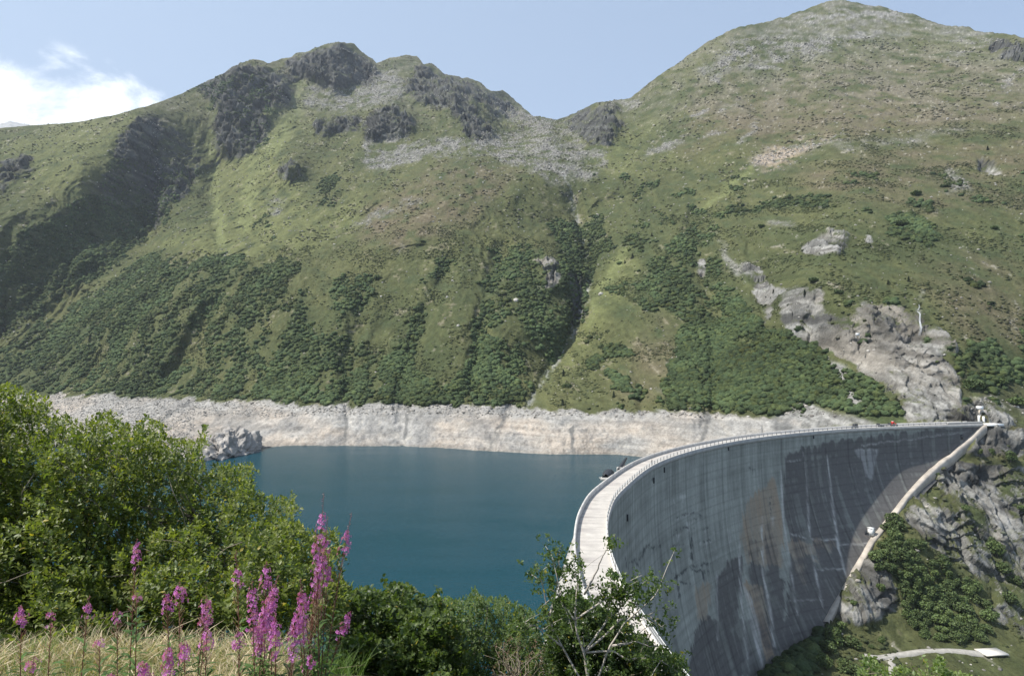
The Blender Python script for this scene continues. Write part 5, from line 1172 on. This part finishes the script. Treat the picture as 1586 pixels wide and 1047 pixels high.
# rosebay willowherb, plant by plant
def willowherb(u, vtop, Y, label, lean=(0, 0), flower=(.62, .93), dens=1.0, pods=.4, seed=0, bushy=1):
    r = np.random.default_rng(seed); top = np.array([float(q_) for q_ in unproj(u, vtop, Y)]); g0 = np.array((top[0] - lean[0], top[1] - lean[1], 0)); g0[2] = float(gz(g0[0], g0[1])) - .02
    H = top[2] - g0[2]; o = empty('willowherb', g0, label=label, cat='flower')
    for s_i in range(bushy):
        st = MB(); Fl = MB(); Bd = MB(); Pd = MB(); Lp = []; Ld = []
        off = np.array((r.uniform(-.07, .07), r.uniform(-.07, .07), 0)) * (s_i > 0); hh = H * (1 - (.06 + .26 * r.random()) * (s_i > 0)); n_ = 14; t_ = np.linspace(0, 1, n_)
        le = np.array((lean[0], lean[1])) + r.normal(size=2) * (.08 if s_i else .03)
        ax = np.stack([off[0] * (1 + t_) + le[0] * t_ ** 1.6, off[1] * (1 + t_) + le[1] * t_ ** 1.6, hh * t_], -1); st.tube(ax, np.linspace(.0045, .0012, n_), 5)
        at_ = lambda f: np.array([np.interp(f, t_, ax[:, k]) for k in range(3)])
        for f in np.arange(.08, flower[0] - .22 * pods, .018):                     # leaves
            p = at_(f); a_ = r.random() * 6.28; Lp.append(p); Ld.append((math.cos(a_), math.sin(a_), .45 + .3 * r.random()))
        for f in np.arange(flower[0] - .33 * pods, flower[0], .009):                # reddish seed pods below the flowers
            p = at_(f); a_ = r.random() * 6.28; l_ = r.uniform(.035, .06); Pd.tube([p, p + np.array((math.cos(a_) * l_ * .6, math.sin(a_) * l_ * .6, l_ * .75))], [.0013, .0009], 3, col=(.30, .14, .12) if r.random() < .5 else (.45, .34, .27))
        nf = int(hh * (flower[1] - flower[0]) * 230 * dens)
        for _ in range(nf):                                                          # four-petalled flowers
            f = flower[0] + (flower[1] - flower[0]) * r.beta(1.3, 1.1); p = at_(f); a_ = r.random() * 6.28; rr2 = r.uniform(.012, .042) * (1.15 - .6 * (f - flower[0]) / (flower[1] - flower[0])); d = np.array((math.cos(a_), math.sin(a_), .15 + .3 * r.random())); c_ = p + d * rr2; d /= np.linalg.norm(d)
            e1 = np.cross(d, (0, 0, 1.0)); e1 /= np.linalg.norm(e1); e2 = np.cross(d, e1); s_ = r.uniform(.0075, .0115); hue = r.random(); col = np.array((.40, .09, .36)) * (1 - hue) + np.array((.62, .26, .58)) * hue
            for k in range(4):
                b_ = k * 1.571 + .4; rd_ = e1 * math.cos(b_) + e2 * math.sin(b_); sd_ = e2 * math.cos(b_) - e1 * math.sin(b_)
                Fl.add([c_ + rd_ * s_ * .1, c_ + rd_ * s_ * .8 + sd_ * s_ * .5 + d * s_ * .3, c_ + rd_ * s_ * 1.25 + d * s_ * .35, c_ + rd_ * s_ * .8 - sd_ * s_ * .5 + d * s_ * .3], q=[(0, 1, 2, 3)], col=col)
        for f in np.arange(flower[1] - .02, .995, .010):                             # closed buds up to the tip
            p = at_(f); a_ = r.random() * 6.28; l_ = .016 * (1.3 - f); e_ = p + np.array((math.cos(a_), math.sin(a_), .2)) * (l_ + .006); Bd.tube([p, p + (e_ - p) * .6, e_], [.0008, .0022, .0006], 4, col=(.30, .08, .16) if r.random() < .6 else (.38, .22, .24))
        so = st.build('stem', M_stem, o); Lp = np.array(Lp); Ld = np.array(Ld); n_ = len(Lp); Nn = np.tile(np.array((0, 0, 1.0)), (n_, 1)) + Ld * -.3
        Ln = r.uniform(.06, .10, n_); v_, f_, c_ = leaves(Lp, Ld, Nn, Ln, Ln * .11, np.array((0.085, 0.15, 0.04))[None] * (.7 + .7 * r.random((n_, 1))), droop=.35)
        mesh_obj('leaves', v_, f_, M_alder, so, cols=c_); Fl.build('flowers', M_petal, so, usecol=True); Bd.build('buds', M_petal, so, usecol=True)
        if Pd.n: Pd.build('seed_pods', M_petal, so, usecol=True)
PL = [(493,765,4.3,'tallest pink willowherb spike rising against the lake',(.02,0),(.66,.90),1.3,1.2,3),(508,800,4.35,'second tall pink spike pressed against the tallest one',(.05,0),(.62,.88),1.1,1.2,3),
 (376,850,4.2,'slender pink willowherb with bare tip in front of the bush, left of the dense clump',(0,0),(.66,.88),1.2,.8,1),(414,868,4.1,'bright pink willowherb head in the middle of the dense clump',(.01,0),(.70,.95),1.6,.9,1),
 (398,900,3.9,'full pink willowherb in front of the bright head',(0,0),(.58,.95),1.7,.6,2),(432,915,3.95,'drooping pink willowherb right of the full one',(.03,0),(.55,.94),1.5,.6,2),(470,912,4.1,'pink willowherb between the dense clump and the tall spikes',(-.02,0),(.60,.95),1.3,.6,2),
 (525,945,4.3,'low pink willowherb leaning right below the tall spikes',(.10,0),(.62,.97),1.4,.5,1),(204,835,4.3,'isolated pink head on a red stalk before the dark bush',(0,0),(.84,.97),1.2,1.0,1),(215,915,4.0,'small pink head with fresh green leaves under the isolated head',(.01,0),(.82,.97),.9,.2,1),
 (283,900,4.0,'wide pink willowherb head with red stalks left of centre',(.01,0),(.74,.96),2.0,.9,2),(262,915,3.95,'pink willowherb just left of the wide head',(-.03,0),(.76,.97),1.6,.8,1),(128,918,4.1,'pink willowherb with thin tip at the edge of the dry grass',(.01,0),(.74,.93),1.2,.7,1),
 (38,935,3.9,'leftmost pink willowherb in the dry grass',(.01,0),(.74,.97),1.4,.7,1),(76,945,4.0,'reddish thin willowherb beside the leftmost one',(0,0),(.85,.97),.7,1.0,1),(185,945,4.1,'small pink dot of a willowherb above the dry grass',(0,0),(.86,.97),.8,.6,1),
 (318,965,3.6,'pink willowherb low in the grass, right of the red stalks',(0,0),(.70,.96),1.7,.6,1),(265,1000,3.3,'bottom pink willowherb heap near the lower edge',(-.02,0),(.66,.97),2.0,.5,2),(298,985,3.4,'pink willowherb behind the bottom heap',(.02,0),(.72,.97),1.5,.6,1),
 (375,975,3.7,'faded pink willowherb in the grass under the slender one',(0,0),(.72,.97),1.2,.6,1),(155,990,3.6,'faint pink willowherb buried in the dry grass',(0,0),(.8,.97),.8,.5,1),(52,1010,3.4,'low pink willowherb in the bottom left corner',(0,0),(.78,.97),1.0,.6,1),(455,985,3.8,'dull pink willowherb low between green leaves',(0,0),(.72,.97),.9,.8,2)]
for i_, (u, v, Y, lab, le, fl, de, pd, by) in enumerate(PL): willowherb(u, v, Y, lab, le, (fl[0] + .10 * (fl[1] - fl[0] > .15), fl[1]), de * .8, pd, 500 + i_, by + (i_ in (0, 1, 2, 3, 4, 5, 6, 10, 17)) + (i_ in (1, 4)))

# ------------------------------------------------------------------ haze: one closed box of even air
hz = MB(); x0, x1, y0_, y1, z0, z1 = -6000, 4500, -1500, 8000, -140, 2300
hz.box(((x0 + x1) / 2, (y0_ + y1) / 2, (z0 + z1) / 2), (x1 - x0, y1 - y0_, z1 - z0))
m = bpy.data.materials.new('haze_air'); m.use_nodes = True; n = m.node_tree.nodes; l = m.node_tree.links; n.remove(n['Principled BSDF'])
pv = n.new('ShaderNodeVolumePrincipled'); pv.inputs['Density'].default_value = 0.000055; pv.inputs['Color'].default_value = (0.80, 0.88, 1.0, 1); pv.inputs['Anisotropy'].default_value = 0.2
l.new(pv.outputs[0], n['Material Output'].inputs['Volume'])
tag(hz.build('haze', m), kind='stuff')
